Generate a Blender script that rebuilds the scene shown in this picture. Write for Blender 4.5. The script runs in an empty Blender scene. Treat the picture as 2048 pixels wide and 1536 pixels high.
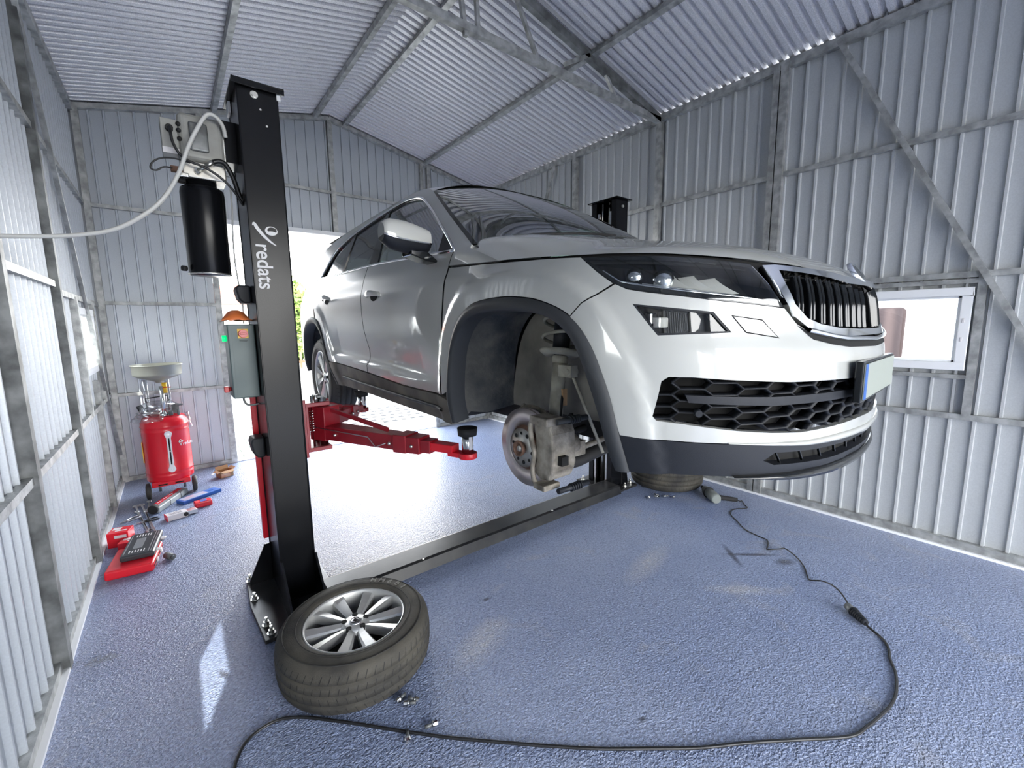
import bpy, math, random
import numpy as np
from mathutils import Vector, Matrix, geometry
random.seed(7)
SC = bpy.context.scene
COL = SC.collection
PI = math.pi

# ------------------------------------------------------------------ materials
MATS = {}
def mat(name, color, rough=.5, metal=0., noise=0., nscale=8., bump=0., bscale=60., coat=0., spec=None, col2=None, n_detail=6., emit=None, estr=1.):
    m = bpy.data.materials.new(name); m.use_nodes = True
    nt = m.node_tree; N = nt.nodes; L = nt.links
    b = N['Principled BSDF']
    b.inputs['Base Color'].default_value = (*color, 1)
    b.inputs['Roughness'].default_value = rough
    b.inputs['Metallic'].default_value = metal
    if coat: b.inputs['Coat Weight'].default_value = coat; b.inputs['Coat Roughness'].default_value = .03
    if spec is not None: b.inputs['Specular IOR Level'].default_value = spec
    if emit: b.inputs['Emission Color'].default_value = (*emit, 1); b.inputs['Emission Strength'].default_value = estr
    if noise or col2 or bump:
        tc = N.new('ShaderNodeTexCoord')
    if noise or col2:
        nz = N.new('ShaderNodeTexNoise'); nz.inputs['Scale'].default_value = nscale; nz.inputs['Detail'].default_value = n_detail
        L.new(tc.outputs['Object'], nz.inputs['Vector'])
        cr = N.new('ShaderNodeValToRGB')
        c2 = col2 or tuple(c * (1 - noise) for c in color)
        cr.color_ramp.elements[0].position = .35; cr.color_ramp.elements[1].position = .65
        cr.color_ramp.elements[0].color = (*c2, 1); cr.color_ramp.elements[1].color = (*color, 1)
        L.new(nz.outputs['Fac'], cr.inputs['Fac']); L.new(cr.outputs['Color'], b.inputs['Base Color'])
        mr = N.new('ShaderNodeMapRange'); mr.inputs['To Min'].default_value = min(1, rough + .12); mr.inputs['To Max'].default_value = max(.03, rough - .06)
        L.new(nz.outputs['Fac'], mr.inputs['Value']); L.new(mr.outputs['Result'], b.inputs['Roughness'])
    if bump:
        n2 = N.new('ShaderNodeTexNoise'); n2.inputs['Scale'].default_value = bscale; n2.inputs['Detail'].default_value = 3
        L.new(tc.outputs['Object'], n2.inputs['Vector'])
        bp = N.new('ShaderNodeBump'); bp.inputs['Strength'].default_value = bump; bp.inputs['Distance'].default_value = .01
        L.new(n2.outputs['Fac'], bp.inputs['Height']); L.new(bp.outputs['Normal'], b.inputs['Normal'])
    MATS[name] = m
    return m

galv = mat('galvanised_steel', (.50, .51, .50), .42, .55, noise=.45, nscale=14, bump=.15, bscale=90)
galv_dark = mat('mill_steel', (.26, .27, .27), .5, .5, noise=.5, nscale=9, col2=(.10, .105, .105))
sheet = mat('grey_sheet', (.50, .535, .58), .33, .25, noise=.07, nscale=120, n_detail=2)
sheet_r = mat('light_grey_sheet', (.54, .56, .57), .36, .2, noise=.08, nscale=130, n_detail=2)
roofm = mat('galvalume_sheet', (.86, .86, .90), .40, .35, noise=.26, nscale=150, n_detail=3)
white_pvc = mat('white_pvc', (.82, .83, .84), .3)
white_strip = mat('white_strip', (.85, .86, .88), .4)
paint = mat('white_car_paint', (.50, .505, .475), .25, 0, coat=1.0)
trim_black = mat('unpainted_black_plastic', (.014, .016, .021), .5, spec=.3, bump=.12, bscale=700)
clad = mat('grey_black_plastic', (.036, .039, .043), .55, spec=.3, bump=.1, bscale=600)
gloss_black = mat('gloss_black', (.008, .009, .010), .08)
matte_black = mat('matte_black', (.012, .012, .013), .75)
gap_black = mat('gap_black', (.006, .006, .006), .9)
chrome = mat('chrome', (.82, .83, .84), .10, 1.)
silver = mat('satin_silver', (.62, .63, .64), .28, .9)
alloy = mat('alloy_silver', (.66, .66, .64), .34, .6, noise=.15, nscale=9)
rubber = mat('tyre_rubber', (.050, .047, .042), .62, noise=.5, nscale=5, col2=(.026, .025, .025), bump=.15, bscale=220)
rubber_dusty = mat('dusty_tyre_rubber', (.080, .073, .058), .75, col2=(.026, .025, .023), nscale=5.5, bump=.2, bscale=200)
post_black = mat('black_powder_coat', (.005, .0055, .007), .24, spec=.22, bump=.02, bscale=500)
lift_red = mat('dark_red_paint', (.30, .012, .022), .3, noise=.15, nscale=20)
bright_red = mat('bright_red_paint', (.72, .015, .03), .25)
beam_black = mat('worn_black_beam_paint', (.012, .013, .016), .30, spec=.35, col2=(.03, .03, .03), nscale=7, bump=.05, bscale=200)
zinc = mat('zinc_plate', (.72, .71, .66), .25, .9, noise=.2, nscale=30)
steel = mat('polished_steel', (.66, .66, .65), .2, 1.)
disc_m = mat('brake_disc_steel', (.58, .52, .50), .30, .85, noise=.15, nscale=12)
rust = mat('rusty_steel', (.23, .13, .09), .75, .3, noise=.5, nscale=25)
cast = mat('dirty_cast_iron', (.34, .31, .26), .6, .25, col2=(.12, .105, .085), nscale=18, bump=.3, bscale=80)
strut_m = mat('dusty_strut_paint', (.46, .44, .36), .65, 0, col2=(.24, .23, .19), nscale=12)
liner = mat('mud_stained_liner', (.15, .145, .13), .85, 0, col2=(.035, .042, .050), nscale=6, bump=.35, bscale=45)
liner_grey = mat('dusty_inner_wing', (.30, .28, .24), .85, 0, col2=(.13, .125, .11), nscale=3.5, bump=.15, bscale=40)
teal_box = mat('grey_green_enamel', (.085, .125, .125), .4, noise=.1, nscale=6)
beige_motor = mat('beige_grey_enamel', (.36, .36, .33), .45, noise=.15, nscale=14)
alu = mat('cast_aluminium', (.62, .60, .55), .35, .8, noise=.2, nscale=30)
cable_white = mat('pale_cable', (.72, .72, .68), .45)
cable_black = mat('black_cable', (.012, .012, .013), .4)
yellow = mat('yellow_label', (.85, .50, .02), .4)
green_lamp = mat('green_lamp', (.02, .7, .18), .25, emit=(.0, .9, .25), estr=.8)
red_knob = mat('red_knob', (.55, .02, .02), .3)
orange_m = mat('orange_plastic', (.85, .22, .06), .35)
tyre_letter = mat('grey_tyre_lettering', (.20, .19, .17), .7)
white_txt = mat('white_lettering', (.80, .80, .80), .5)
bowl_m = mat('cream_enamel', (.38, .37, .30), .35, .2)
card = mat('brown_cardboard', (.40, .25, .13), .8)
card_print = mat('orange_print_cardboard', (.55, .13, .04), .7, col2=(.70, .60, .48), nscale=9)
blue_m = mat('blue_plastic', (.03, .12, .42), .35)
pale_blue = mat('pale_blue_card', (.35, .48, .62), .3, col2=(.55, .35, .40), nscale=12)
bluegrey_case = mat('charcoal_case', (.035, .037, .042), .4)
grey_card = mat('silver_grey_card', (.32, .35, .35), .35)
white_card = mat('white_card', (.72, .70, .70), .45)
plate_m = mat('blank_number_plate', (.33, .36, .31), .35)
seat_m = mat('dark_seat_cloth', (.03, .03, .033), .85)
dash_m = mat('dashboard_plastic', (.05, .052, .05), .6)
tool_grey = mat('grey_green_tool_body', (.19, .21, .20), .4)
foliage = mat('foliage', (.16, .24, .04), .7, col2=(.07, .12, .02), nscale=3)
render_wall = mat('pale_render', (.75, .72, .66), .8)
rooftile = mat('dull_red_roof', (.30, .10, .07), .8)
curtain_m = mat('pink_grey_curtain', (.100, .070, .070), .9)
lens_white = mat('reflector_white', (.90, .88, .82), .3, .1)
dusty_sill = mat('dusty_sill_plastic', (.17, .15, .12), .7, col2=(.06, .056, .05), nscale=4)
wood_dark = mat('brown_fence_board', (.20, .10, .05), .7)

def glass_mat(name, tint, refl_rough=.02, ior=1.5, darken=0., extra=0.):
    m = bpy.data.materials.new(name); m.use_nodes = True
    nt = m.node_tree; N = nt.nodes; L = nt.links; N.clear()
    o = N.new('ShaderNodeOutputMaterial'); mx = N.new('ShaderNodeMixShader'); tr = N.new('ShaderNodeBsdfTransparent')
    gl = N.new('ShaderNodeBsdfGlossy'); fr = N.new('ShaderNodeFresnel')
    tr.inputs['Color'].default_value = (*tint, 1); gl.inputs['Roughness'].default_value = refl_rough
    ge = N.new('ShaderNodeNewGeometry'); mi = N.new('ShaderNodeMath'); mi.operation = 'MULTIPLY_ADD'   # same reflectance from both faces
    mi.inputs[1].default_value = 1 / ior - ior; mi.inputs[2].default_value = ior
    L.new(ge.outputs['Backfacing'], mi.inputs[0]); L.new(mi.outputs[0], fr.inputs['IOR'])
    if extra:
        ad = N.new('ShaderNodeMath'); ad.operation = 'ADD'; ad.use_clamp = True; ad.inputs[1].default_value = extra
        L.new(fr.outputs[0], ad.inputs[0]); L.new(ad.outputs[0], mx.inputs['Fac'])
    else: L.new(fr.outputs[0], mx.inputs['Fac'])
    L.new(tr.outputs[0], mx.inputs[1]); L.new(gl.outputs[0], mx.inputs[2]); L.new(mx.outputs[0], o.inputs['Surface'])
    MATS[name] = m; return m
pane_m = glass_mat('window_pane', (.93, .95, .95))
auto_glass = glass_mat('green_tinted_glass', (.50, .80, .62), extra=.36)
screen_glass = glass_mat('windscreen_glass', (.42, .72, .55), extra=.46)
privacy_glass = glass_mat('dark_privacy_glass', (.05, .06, .06), extra=.08)
lamp_glass = glass_mat('headlamp_lens', (.72, .74, .74), extra=.03)
clear_plastic = glass_mat('clear_film', (.86, .87, .88), refl_rough=.12, extra=.15)

def floor_material():
    m = bpy.data.materials.new('blue_grey_textured_epoxy'); m.use_nodes = True
    nt = m.node_tree; N = nt.nodes; L = nt.links; b = N['Principled BSDF']
    tc = N.new('ShaderNodeTexCoord')
    big = N.new('ShaderNodeTexNoise'); big.inputs['Scale'].default_value = .8; big.inputs['Detail'].default_value = 5
    cr = N.new('ShaderNodeValToRGB')
    cr.color_ramp.elements[0].position = .3; cr.color_ramp.elements[0].color = (.22, .28, .46, 1)
    cr.color_ramp.elements[1].position = .7; cr.color_ramp.elements[1].color = (.33, .39, .56, 1)
    L.new(tc.outputs['Object'], big.inputs['Vector']); L.new(big.outputs['Fac'], cr.inputs['Fac'])
    # pale trowel scuffs and dust
    sc = N.new('ShaderNodeTexNoise'); sc.inputs['Scale'].default_value = 2.6; sc.inputs['Detail'].default_value = 9; sc.inputs['Distortion'].default_value = 1.2
    c2 = N.new('ShaderNodeValToRGB'); c2.color_ramp.elements[0].position = .60; c2.color_ramp.elements[0].color = (0, 0, 0, 1)
    c2.color_ramp.elements[1].position = .78; c2.color_ramp.elements[1].color = (.55, .55, .55, 1)
    L.new(tc.outputs['Object'], sc.inputs['Vector']); L.new(sc.outputs['Fac'], c2.inputs['Fac'])
    mx = N.new('ShaderNodeMixRGB'); mx.inputs['Color2'].default_value = (.40, .40, .43, 1)
    L.new(c2.outputs['Color'], mx.inputs['Fac']); L.new(cr.outputs['Color'], mx.inputs['Color1'])
    # dark stains: a few elliptical blots
    last = mx.outputs['Color']
    for (x, y, rx, ry, rot) in ((2.99, 1.30, .15, .022, .85), (3.10, 1.22, .20, .020, -.72), (3.18, 1.03, .07, .045, -.5), (-1.9, 0, .1, .1, 0), (.045, 2.33, .016, .05, .3), (.60, 1.25, .05, .04, 0), (1.40, .93, .02, .015, 0), (1.35, 2.0, .03, .015, 0)):
        mp = N.new('ShaderNodeMapping'); mp.vector_type = 'TEXTURE'
        mp.inputs['Location'].default_value = (x, y, 0); mp.inputs['Rotation'].default_value = (0, 0, rot); mp.inputs['Scale'].default_value = (rx, ry, 1)
        L.new(tc.outputs['Object'], mp.inputs['Vector'])
        ln = N.new('ShaderNodeVectorMath'); ln.operation = 'LENGTH'; L.new(mp.outputs[0], ln.inputs[0])
        mr = N.new('ShaderNodeMapRange'); mr.inputs['From Min'].default_value = 1.25; mr.inputs['From Max'].default_value = .4; mr.inputs['To Max'].default_value = .7
        L.new(ln.outputs['Value'], mr.inputs['Value'])
        m2 = N.new('ShaderNodeMixRGB'); m2.inputs['Color2'].default_value = (.035, .035, .045, 1)
        L.new(mr.outputs[0], m2.inputs['Fac']); L.new(last, m2.inputs['Color1']); last = m2.outputs['Color']
    # cream scuff patches where something was dragged
    for (x, y, rx, ry, rot) in ((2.62, 1.08, .22, .05, -.75), (2.45, 1.62, .30, .09, .2), (1.12, 1.72, .22, .10, .4)):
        mp = N.new('ShaderNodeMapping'); mp.vector_type = 'TEXTURE'
        mp.inputs['Location'].default_value = (x, y, 0); mp.inputs['Rotation'].default_value = (0, 0, rot); mp.inputs['Scale'].default_value = (rx, ry, 1)
        L.new(tc.outputs['Object'], mp.inputs['Vector'])
        ln = N.new('ShaderNodeVectorMath'); ln.operation = 'LENGTH'; L.new(mp.outputs[0], ln.inputs[0])
        mr = N.new('ShaderNodeMapRange'); mr.inputs['From Min'].default_value = 1.2; mr.inputs['From Max'].default_value = .2; mr.inputs['To Max'].default_value = .55
        L.new(ln.outputs['Value'], mr.inputs['Value'])
        w = N.new('ShaderNodeTexNoise'); w.inputs['Scale'].default_value = 35; w.inputs['Detail'].default_value = 4; L.new(tc.outputs['Object'], w.inputs['Vector'])
        mu = N.new('ShaderNodeMath'); mu.operation = 'MULTIPLY'; L.new(mr.outputs[0], mu.inputs[0]); L.new(w.outputs['Fac'], mu.inputs[1])
        m2 = N.new('ShaderNodeMixRGB'); m2.inputs['Color2'].default_value = (.75, .70, .60, 1)
        L.new(mu.outputs[0], m2.inputs['Fac']); L.new(last, m2.inputs['Color1']); last = m2.outputs['Color']
    L.new(last, b.inputs['Base Color'])
    b.inputs['Roughness'].default_value = .17
    b.inputs['Specular IOR Level'].default_value = .55
    # orange-peel pebble texture
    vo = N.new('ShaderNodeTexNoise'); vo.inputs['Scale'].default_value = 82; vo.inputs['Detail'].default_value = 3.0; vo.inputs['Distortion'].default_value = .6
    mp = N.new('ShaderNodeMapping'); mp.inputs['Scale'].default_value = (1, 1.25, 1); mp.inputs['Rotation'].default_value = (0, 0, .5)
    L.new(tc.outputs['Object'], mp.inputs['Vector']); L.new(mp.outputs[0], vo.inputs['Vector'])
    wv = N.new('ShaderNodeTexWave'); wv.wave_type = 'RINGS'; wv.inputs['Scale'].default_value = 7; wv.inputs['Distortion'].default_value = 4; wv.inputs['Detail'].default_value = 2
    L.new(tc.outputs['Object'], wv.inputs['Vector'])
    ad = N.new('ShaderNodeMath'); ad.operation = 'MULTIPLY_ADD'; ad.inputs[1].default_value = .06
    L.new(wv.outputs['Fac'], ad.inputs[0]); L.new(vo.outputs['Fac'], ad.inputs[2])
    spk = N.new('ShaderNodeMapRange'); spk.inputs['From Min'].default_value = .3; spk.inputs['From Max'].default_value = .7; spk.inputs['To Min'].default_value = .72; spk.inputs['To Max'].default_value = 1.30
    L.new(vo.outputs['Fac'], spk.inputs['Value']); mm = N.new('ShaderNodeVectorMath'); mm.operation = 'SCALE'     # sparkle painted into the colour: pebble crests paler, valleys darker
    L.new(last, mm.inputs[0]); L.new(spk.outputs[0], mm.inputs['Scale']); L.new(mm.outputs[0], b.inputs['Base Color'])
    bp = N.new('ShaderNodeBump'); bp.inputs['Strength'].default_value = 1.0; bp.inputs['Distance'].default_value = .022
    L.new(ad.outputs[0], bp.inputs['Height']); L.new(bp.outputs['Normal'], b.inputs['Normal'])
    return m
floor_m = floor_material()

def paver_material():
    m = bpy.data.materials.new('concrete_block_paving'); m.use_nodes = True
    nt = m.node_tree; N = nt.nodes; L = nt.links; b = N['Principled BSDF']; b.inputs['Roughness'].default_value = .8
    tc = N.new('ShaderNodeTexCoord'); br = N.new('ShaderNodeTexBrick')
    br.inputs['Scale'].default_value = 1; br.inputs['Brick Width'].default_value = .24; br.inputs['Row Height'].default_value = .14; br.inputs['Mortar Size'].default_value = .009
    br.inputs['Color1'].default_value = (.16, .15, .14, 1); br.inputs['Color2'].default_value = (.22, .215, .20, 1); br.inputs['Mortar'].default_value = (.03, .035, .02, 1)
    L.new(tc.outputs['Object'], br.inputs['Vector']); L.new(br.outputs['Color'], b.inputs['Base Color'])
    return m
paver_m = paver_material()

# ------------------------------------------------------------------ mesh helpers
class MB:
    def __init__(s): s.v = []; s.f = []; s.sm = []
    def add(s, vs, fs, smooth=False):
        o = len(s.v); s.v += [tuple(v) for v in vs]; s.f += [tuple(i + o for i in f) for f in fs]; s.sm += [smooth] * len(fs); return s
    def box(s, x0, x1, y0, y1, z0, z1, M=None):
        vs = [Vector((x, y, z)) for z in (z0, z1) for y in (y0, y1) for x in (x0, x1)]
        if M is not None: vs = [M @ v for v in vs]
        return s.add(vs, [(0, 2, 3, 1), (4, 5, 7, 6), (0, 1, 5, 4), (2, 6, 7, 3), (0, 4, 6, 2), (1, 3, 7, 5)])
    def bar(s, p, q, w, h, up=(0, 0, 1)):
        p = Vector(p); q = Vector(q); d = (q - p).normalized(); up = Vector(up)
        if abs(d.dot(up)) > .99: up = Vector((1, 0, 0))
        a = d.cross(up).normalized() * (w / 2); b = a.cross(d).normalized() * (h / 2)
        vs = [e + i * a + j * b for e in (p, q) for (i, j) in ((-1, -1), (1, -1), (1, 1), (-1, 1))]
        return s.add(vs, [(3, 2, 1, 0), (4, 5, 6, 7), (0, 1, 5, 4), (1, 2, 6, 5), (2, 3, 7, 6), (3, 0, 4, 7)])
    def angle(s, p, q, w, h, t=.004, up=(0, 0, 1)):
        """folded C channel: web plus two flanges"""
        p = Vector(p); q = Vector(q); d = (q - p).normalized(); up = Vector(up)
        if abs(d.dot(up)) > .99: up = Vector((1, 0, 0))
        a = d.cross(up).normalized(); b = a.cross(d).normalized()
        s.bar(p, q, w, h, up); return s
    def cyl(s, p, q, r, r2=None, n=20, cap=True, smooth=True):
        r2 = r if r2 is None else r2
        p = Vector(p); q = Vector(q); d = (q - p).normalized()
        u = d.cross(Vector((0, 0, 1)) if abs(d.z) < .9 else Vector((1, 0, 0))).normalized(); w = d.cross(u)
        vs = []
        for c, rr in ((p, r), (q, r2)):
            for i in range(n):
                a = 2 * PI * i / n; vs.append(c + (u * math.cos(a) + w * math.sin(a)) * rr)
        s.add(vs, [(i, (i + 1) % n, n + (i + 1) % n, n + i) for i in range(n)], smooth)
        if cap:
            s.add(vs[:n], [tuple(range(n))[::-1]]); s.add(vs[n:], [tuple(range(n))])
        return s
    def lathe(s, prof, c=(0, 0, 0), axis='z', n=48, smooth=True, M=None, close=False):
        """prof: list of (r, h); revolved about the axis through c"""
        vs = []
        for (r, h) in prof:
            for i in range(n):
                a = 2 * PI * i / n
                v = {'z': (r * math.cos(a), r * math.sin(a), h), 'x': (h, r * math.cos(a), r * math.sin(a)), 'y': (r * math.sin(a), h, r * math.cos(a))}[axis]
                v = Vector(v)
                if M is not None: v = M @ v
                vs.append(v + Vector(c))
        k = len(prof); fs = []
        for j in range(k - 1 if not close else k):
            j2 = (j + 1) % k
            for i in range(n):
                fs.append((j * n + i, j * n + (i + 1) % n, j2 * n + (i + 1) % n, j2 * n + i))
        return s.add(vs, fs, smooth)
    def tube(s, pts, r, n=10, smooth=True, cap=True):
        pts = [Vector(p) for p in pts]; rings = []
        prev = None
        for i, p in enumerate(pts):
            d = (pts[min(i + 1, len(pts) - 1)] - pts[max(i - 1, 0)]).normalized()
            if prev is None:
                u = d.cross(Vector((0, 0, 1)) if abs(d.z) < .9 else Vector((1, 0, 0))).normalized()
            else:
                u = (prev - d * prev.dot(d)).normalized()
            prev = u; w = d.cross(u)
            rr = r[i] if isinstance(r, (list, tuple)) else r
            rings.append([p + (u * math.cos(2 * PI * k / n) + w * math.sin(2 * PI * k / n)) * rr for k in range(n)])
        vs = [v for g in rings for v in g]
        fs = [(j * n + i, j * n + (i + 1) % n, (j + 1) * n + (i + 1) % n, (j + 1) * n + i) for j in range(len(pts) - 1) for i in range(n)]
        s.add(vs, fs, smooth)
        if cap: s.add(rings[0], [tuple(range(n))[::-1]]); s.add(rings[-1], [tuple(range(n))])
        return s
    def prism(s, poly, h0, h1, axis='z', M=None, smooth=False):
        """extrude 2D polygon; axis z: (x,y)->h ; x: (y,z)->h ; y: (x,z)->h"""
        def pt(p, h):
            v = Vector({'z': (p[0], p[1], h), 'x': (h, p[0], p[1]), 'y': (p[0], h, p[1])}[axis])
            return M @ v if M is not None else v
        n = len(poly); a = [pt(p, h0) for p in poly]; b = [pt(p, h1) for p in poly]
        s.add(a + b, [(i, (i + 1) % n, n + (i + 1) % n, n + i) for i in range(n)], smooth)
        s.add(a, [tuple(range(n))[::-1]]); s.add(b, [tuple(range(n))])
        return s
    def sphere(s, c, r, n=16, m=10, sc=(1, 1, 1)):
        vs = []; fs = []
        for j in range(m + 1):
            t = PI * j / m
            for i in range(n):
                a = 2 * PI * i / n; vs.append(Vector((c[0] + r * sc[0] * math.sin(t) * math.cos(a), c[1] + r * sc[1] * math.sin(t) * math.sin(a), c[2] + r * sc[2] * math.cos(t))))
        for j in range(m):
            for i in range(n): fs.append((j * n + i, (j + 1) * n + i, (j + 1) * n + (i + 1) % n, j * n + (i + 1) % n))
        return s.add(vs, fs, True)
    def grid(s, rows, smooth=True, closed=False):
        n = len(rows[0]); vs = [v for r in rows for v in r]; m = n if closed else n - 1
        return s.add(vs, [(j * n + i, j * n + (i + 1) % n, (j + 1) * n + (i + 1) % n, (j + 1) * n + i) for j in range(len(rows) - 1) for i in range(m)], smooth)
    def obj(s, name, m, parent=None, bevel=0, seg=2, fixn=True, M=None):
        me = bpy.data.meshes.new(name)
        vs = s.v if M is None else [tuple(M @ Vector(v)) for v in s.v]
        me.from_pydata(vs, [], s.f); me.materials.append(m)
        me.polygons.foreach_set('use_smooth', s.sm)
        if fixn:
            import bmesh
            bm = bmesh.new(); bm.from_mesh(me); bmesh.ops.remove_doubles(bm, verts=bm.verts, dist=1e-5)
            bmesh.ops.recalc_face_normals(bm, faces=bm.faces); bm.to_mesh(me); bm.free()
        me.update()
        o = bpy.data.objects.new(name, me); COL.objects.link(o)
        if parent is not None:
            o.parent = parent; o.matrix_parent_inverse = parent_matrix(parent).inverted()
        if bevel:
            b = o.modifiers.new('bevel', 'BEVEL'); b.width = bevel; b.segments = seg; b.limit_method = 'ANGLE'; b.angle_limit = .6
        return o
def parent_matrix(o):
    m = Matrix.LocRotScale(o.location, o.rotation_euler, o.scale)
    return (parent_matrix(o.parent) @ o.matrix_parent_inverse @ m) if o.parent else m
def thing(name, label, cat, loc=(0, 0, 0), rz=0, group=None):
    o = bpy.data.objects.new(name, None); COL.objects.link(o); o.location = loc; o.rotation_euler = (0, 0, rz); o.empty_display_size = .1
    o['label'] = label; o['category'] = cat
    if group: o['group'] = group
    return o
def tag(o, label, cat, group=None, kind=None):
    o['label'] = label; o['category'] = cat
    if group: o['group'] = group
    if kind: o['kind'] = kind
    return o
def struct(o, label=None):
    o['kind'] = 'structure'
    if label: o['label'] = label
    return o
def smoothpts(pts, k=6):
    P_ = [Vector(p) for p in pts]; out = []
    for i in range(len(P_) - 1):
        p0 = P_[max(i - 1, 0)]; p1 = P_[i]; p2 = P_[i + 1]; p3 = P_[min(i + 2, len(P_) - 1)]
        for j in range(k):
            t = j / k
            out.append(.5 * ((2 * p1) + (p2 - p0) * t + (2 * p0 - 5 * p1 + 4 * p2 - p3) * t * t + (3 * p1 - p0 - 3 * p2 + p3) * t ** 3))
    out.append(P_[-1]); return out
def text_mesh(name, body, m, size, M, parent=None, depth=.0008, spacing=1.0, bold=0.):
    cu = bpy.data.curves.new(name, 'FONT'); cu.body = body; cu.size = size; cu.extrude = depth; cu.space_character = spacing; cu.offset = bold
    cu.align_x = 'CENTER'; cu.align_y = 'CENTER'
    t = bpy.data.objects.new(name + '_tmp', cu); COL.objects.link(t)
    dg = bpy.context.evaluated_depsgraph_get(); me = bpy.data.meshes.new_from_object(t.evaluated_get(dg))
    bpy.data.objects.remove(t)
    me.transform(M); me.materials.clear(); me.materials.append(m); me.name = name
    o = bpy.data.objects.new(name, me); COL.objects.link(o)
    if parent is not None: o.parent = parent; o.matrix_parent_inverse = parent_matrix(parent).inverted()
    return o
def frame(o, x, y, z):
    """matrix from origin and three axes"""
    return Matrix(((x[0], y[0], z[0], o[0]), (x[1], y[1], z[1], o[1]), (x[2], y[2], z[2], o[2]), (0, 0, 0, 1)))
# ------------------------------------------------------------------ shed
XL, XR, YB, YF = -.60, 4.335, 6.20, -4.4      # sheet planes
XI0, XI1 = -.558, 4.29                        # frame inner faces
ZE, XRG, ZR = 3.82, 1.866, 4.335
TN = [0]
def trim(mb, m, label=None, bevel=0):
    TN[0] += 1
    return struct(mb.obj('trim_%d' % TN[0], m, bevel=bevel), label)
def roofz(x): return ZE + (ZR - ZE) * (1 - abs(x - XRG) / (XRG - XI0))
# floor slab
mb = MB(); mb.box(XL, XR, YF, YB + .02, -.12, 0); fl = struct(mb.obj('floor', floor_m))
def ribbed(y0, y1, pitch=.117, rib=.022, hgt=.020, start=0.):
    """profile of (along, offset towards the room)"""
    pts = [(y0, 0)]; y = y0 + .03 + start
    while y + rib + .012 < y1:
        pts += [(y, 0), (y + .004, hgt), (y + rib - .004, hgt), (y + rib, 0)]
        y += pitch
    pts.append((y1, 0)); return pts
def wall_sheet(mb, axis, c, sgn, a0, a1, z0, z1, start=0., pitch=.117, ztop=None):
    pr = ribbed(a0, a1, start=start, pitch=pitch)
    lo = []; hi = []
    for (a, h) in pr:
        zt = z1 if ztop is None else ztop(a)
        if axis == 'x': lo.append((c + sgn * h, a, z0)); hi.append((c + sgn * h, a, zt))
        else: lo.append((a, c + sgn * h, z0)); hi.append((a, c + sgn * h, zt))
    mb.grid([lo, hi], smooth=False)
# right wall with window hole y .40-1.32, z 1.30-1.85
WY0, WY1, WZ0, WZ1 = .40, 1.32, 1.29, 1.86
mb = MB()
wall_sheet(mb, 'x', XR, -1, YF, WY0, .05, ZE + .055); wall_sheet(mb, 'x', XR, -1, WY0, WY1, .05, WZ0); wall_sheet(mb, 'x', XR, -1, WY0, WY1, WZ1, ZE + .055)
wall_sheet(mb, 'x', XR, -1, WY1, YB, .05, ZE + .02, start=.04)
struct(mb.obj('wall_right', sheet_r, fixn=False))
# left wall with two windows
mb = MB()
LY = ((YF, -4.2, 0), (-2.5, .43, 0), (.43, .955, 1), (.955, 4.80, 0), (4.80, 5.62, 2), (5.62, YB, 0))
for (a0, a1, w) in LY:
    if w == 0: wall_sheet(mb, 'x', XL, 1, a0, a1, .05, ZE + .055)
    else:
        z0, z1 = ((1.42, 1.76), (1.27, 1.83))[w - 1]
        wall_sheet(mb, 'x', XL, 1, a0, a1, .05, z0); wall_sheet(mb, 'x', XL, 1, a0, a1, z1, ZE + .055)
wall_sheet(mb, 'x', XL, 1, -4.2, -2.5, 2.3, ZE + .055)     # unseen side opening behind the camera, added to light the car side
struct(mb.obj('wall_left', sheet, fixn=False))
# back wall: gable, gate opening x .44 - 3.30 below 2.86
GX0, GX1, GZ = .44, 3.30, 2.85
mb = MB(); zt = lambda a: roofz(min(max(a, XL), XR)) + .05
wall_sheet(mb, 'y', YB, -1, XL, GX0, .03, 3, ztop=zt); wall_sheet(mb, 'y', YB, -1, GX0, XRG, GZ, 3, ztop=zt, start=.05); wall_sheet(mb, 'y', YB, -1, XRG, GX1, GZ, 3, ztop=zt)
wall_sheet(mb, 'y', YB, -1, GX1, XR, .03, 3, ztop=zt)
struct(mb.obj('wall_back', sheet, fixn=False))
# front wall (behind the camera) with a wide open doorway
mb = MB(); wall_sheet(mb, 'y', YF, 1, XL, -.25, .0, 3, ztop=zt); wall_sheet(mb, 'y', YF, 1, -.25, 3.95, 3.15, 3, ztop=zt); wall_sheet(mb, 'y', YF, 1, 3.95, XR, .0, 3, ztop=zt)
struct(mb.obj('wall_front', sheet, fixn=False))
# roof: corrugated sheets, ridges running down the slope
def corr(y0, y1, pitch=.0805, h=.032):
    pts = []; y = y0
    while y < y1:
        pts += [(y, 0), (y + .038, 0), (y + .046, h), (y + .072, h)]; y += pitch
    pts.append((y, 0)); return pts
mb = MB(); pr = corr(YF - .1, YB + .1)
def roofrow(x, side):
    z = ZR + .02 - (ZR - ZE) / (XRG - XI0) * abs(x - XRG)
    return [(x, y, z + h) for (y, h) in pr]
mb.grid([roofrow(XL - .06, -1), roofrow(XRG, -1)], smooth=False)
mb.grid([roofrow(XRG, 1), roofrow(XR + .06, 1)], smooth=False)
struct(mb.obj('ceiling', roofm, fixn=False))
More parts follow.
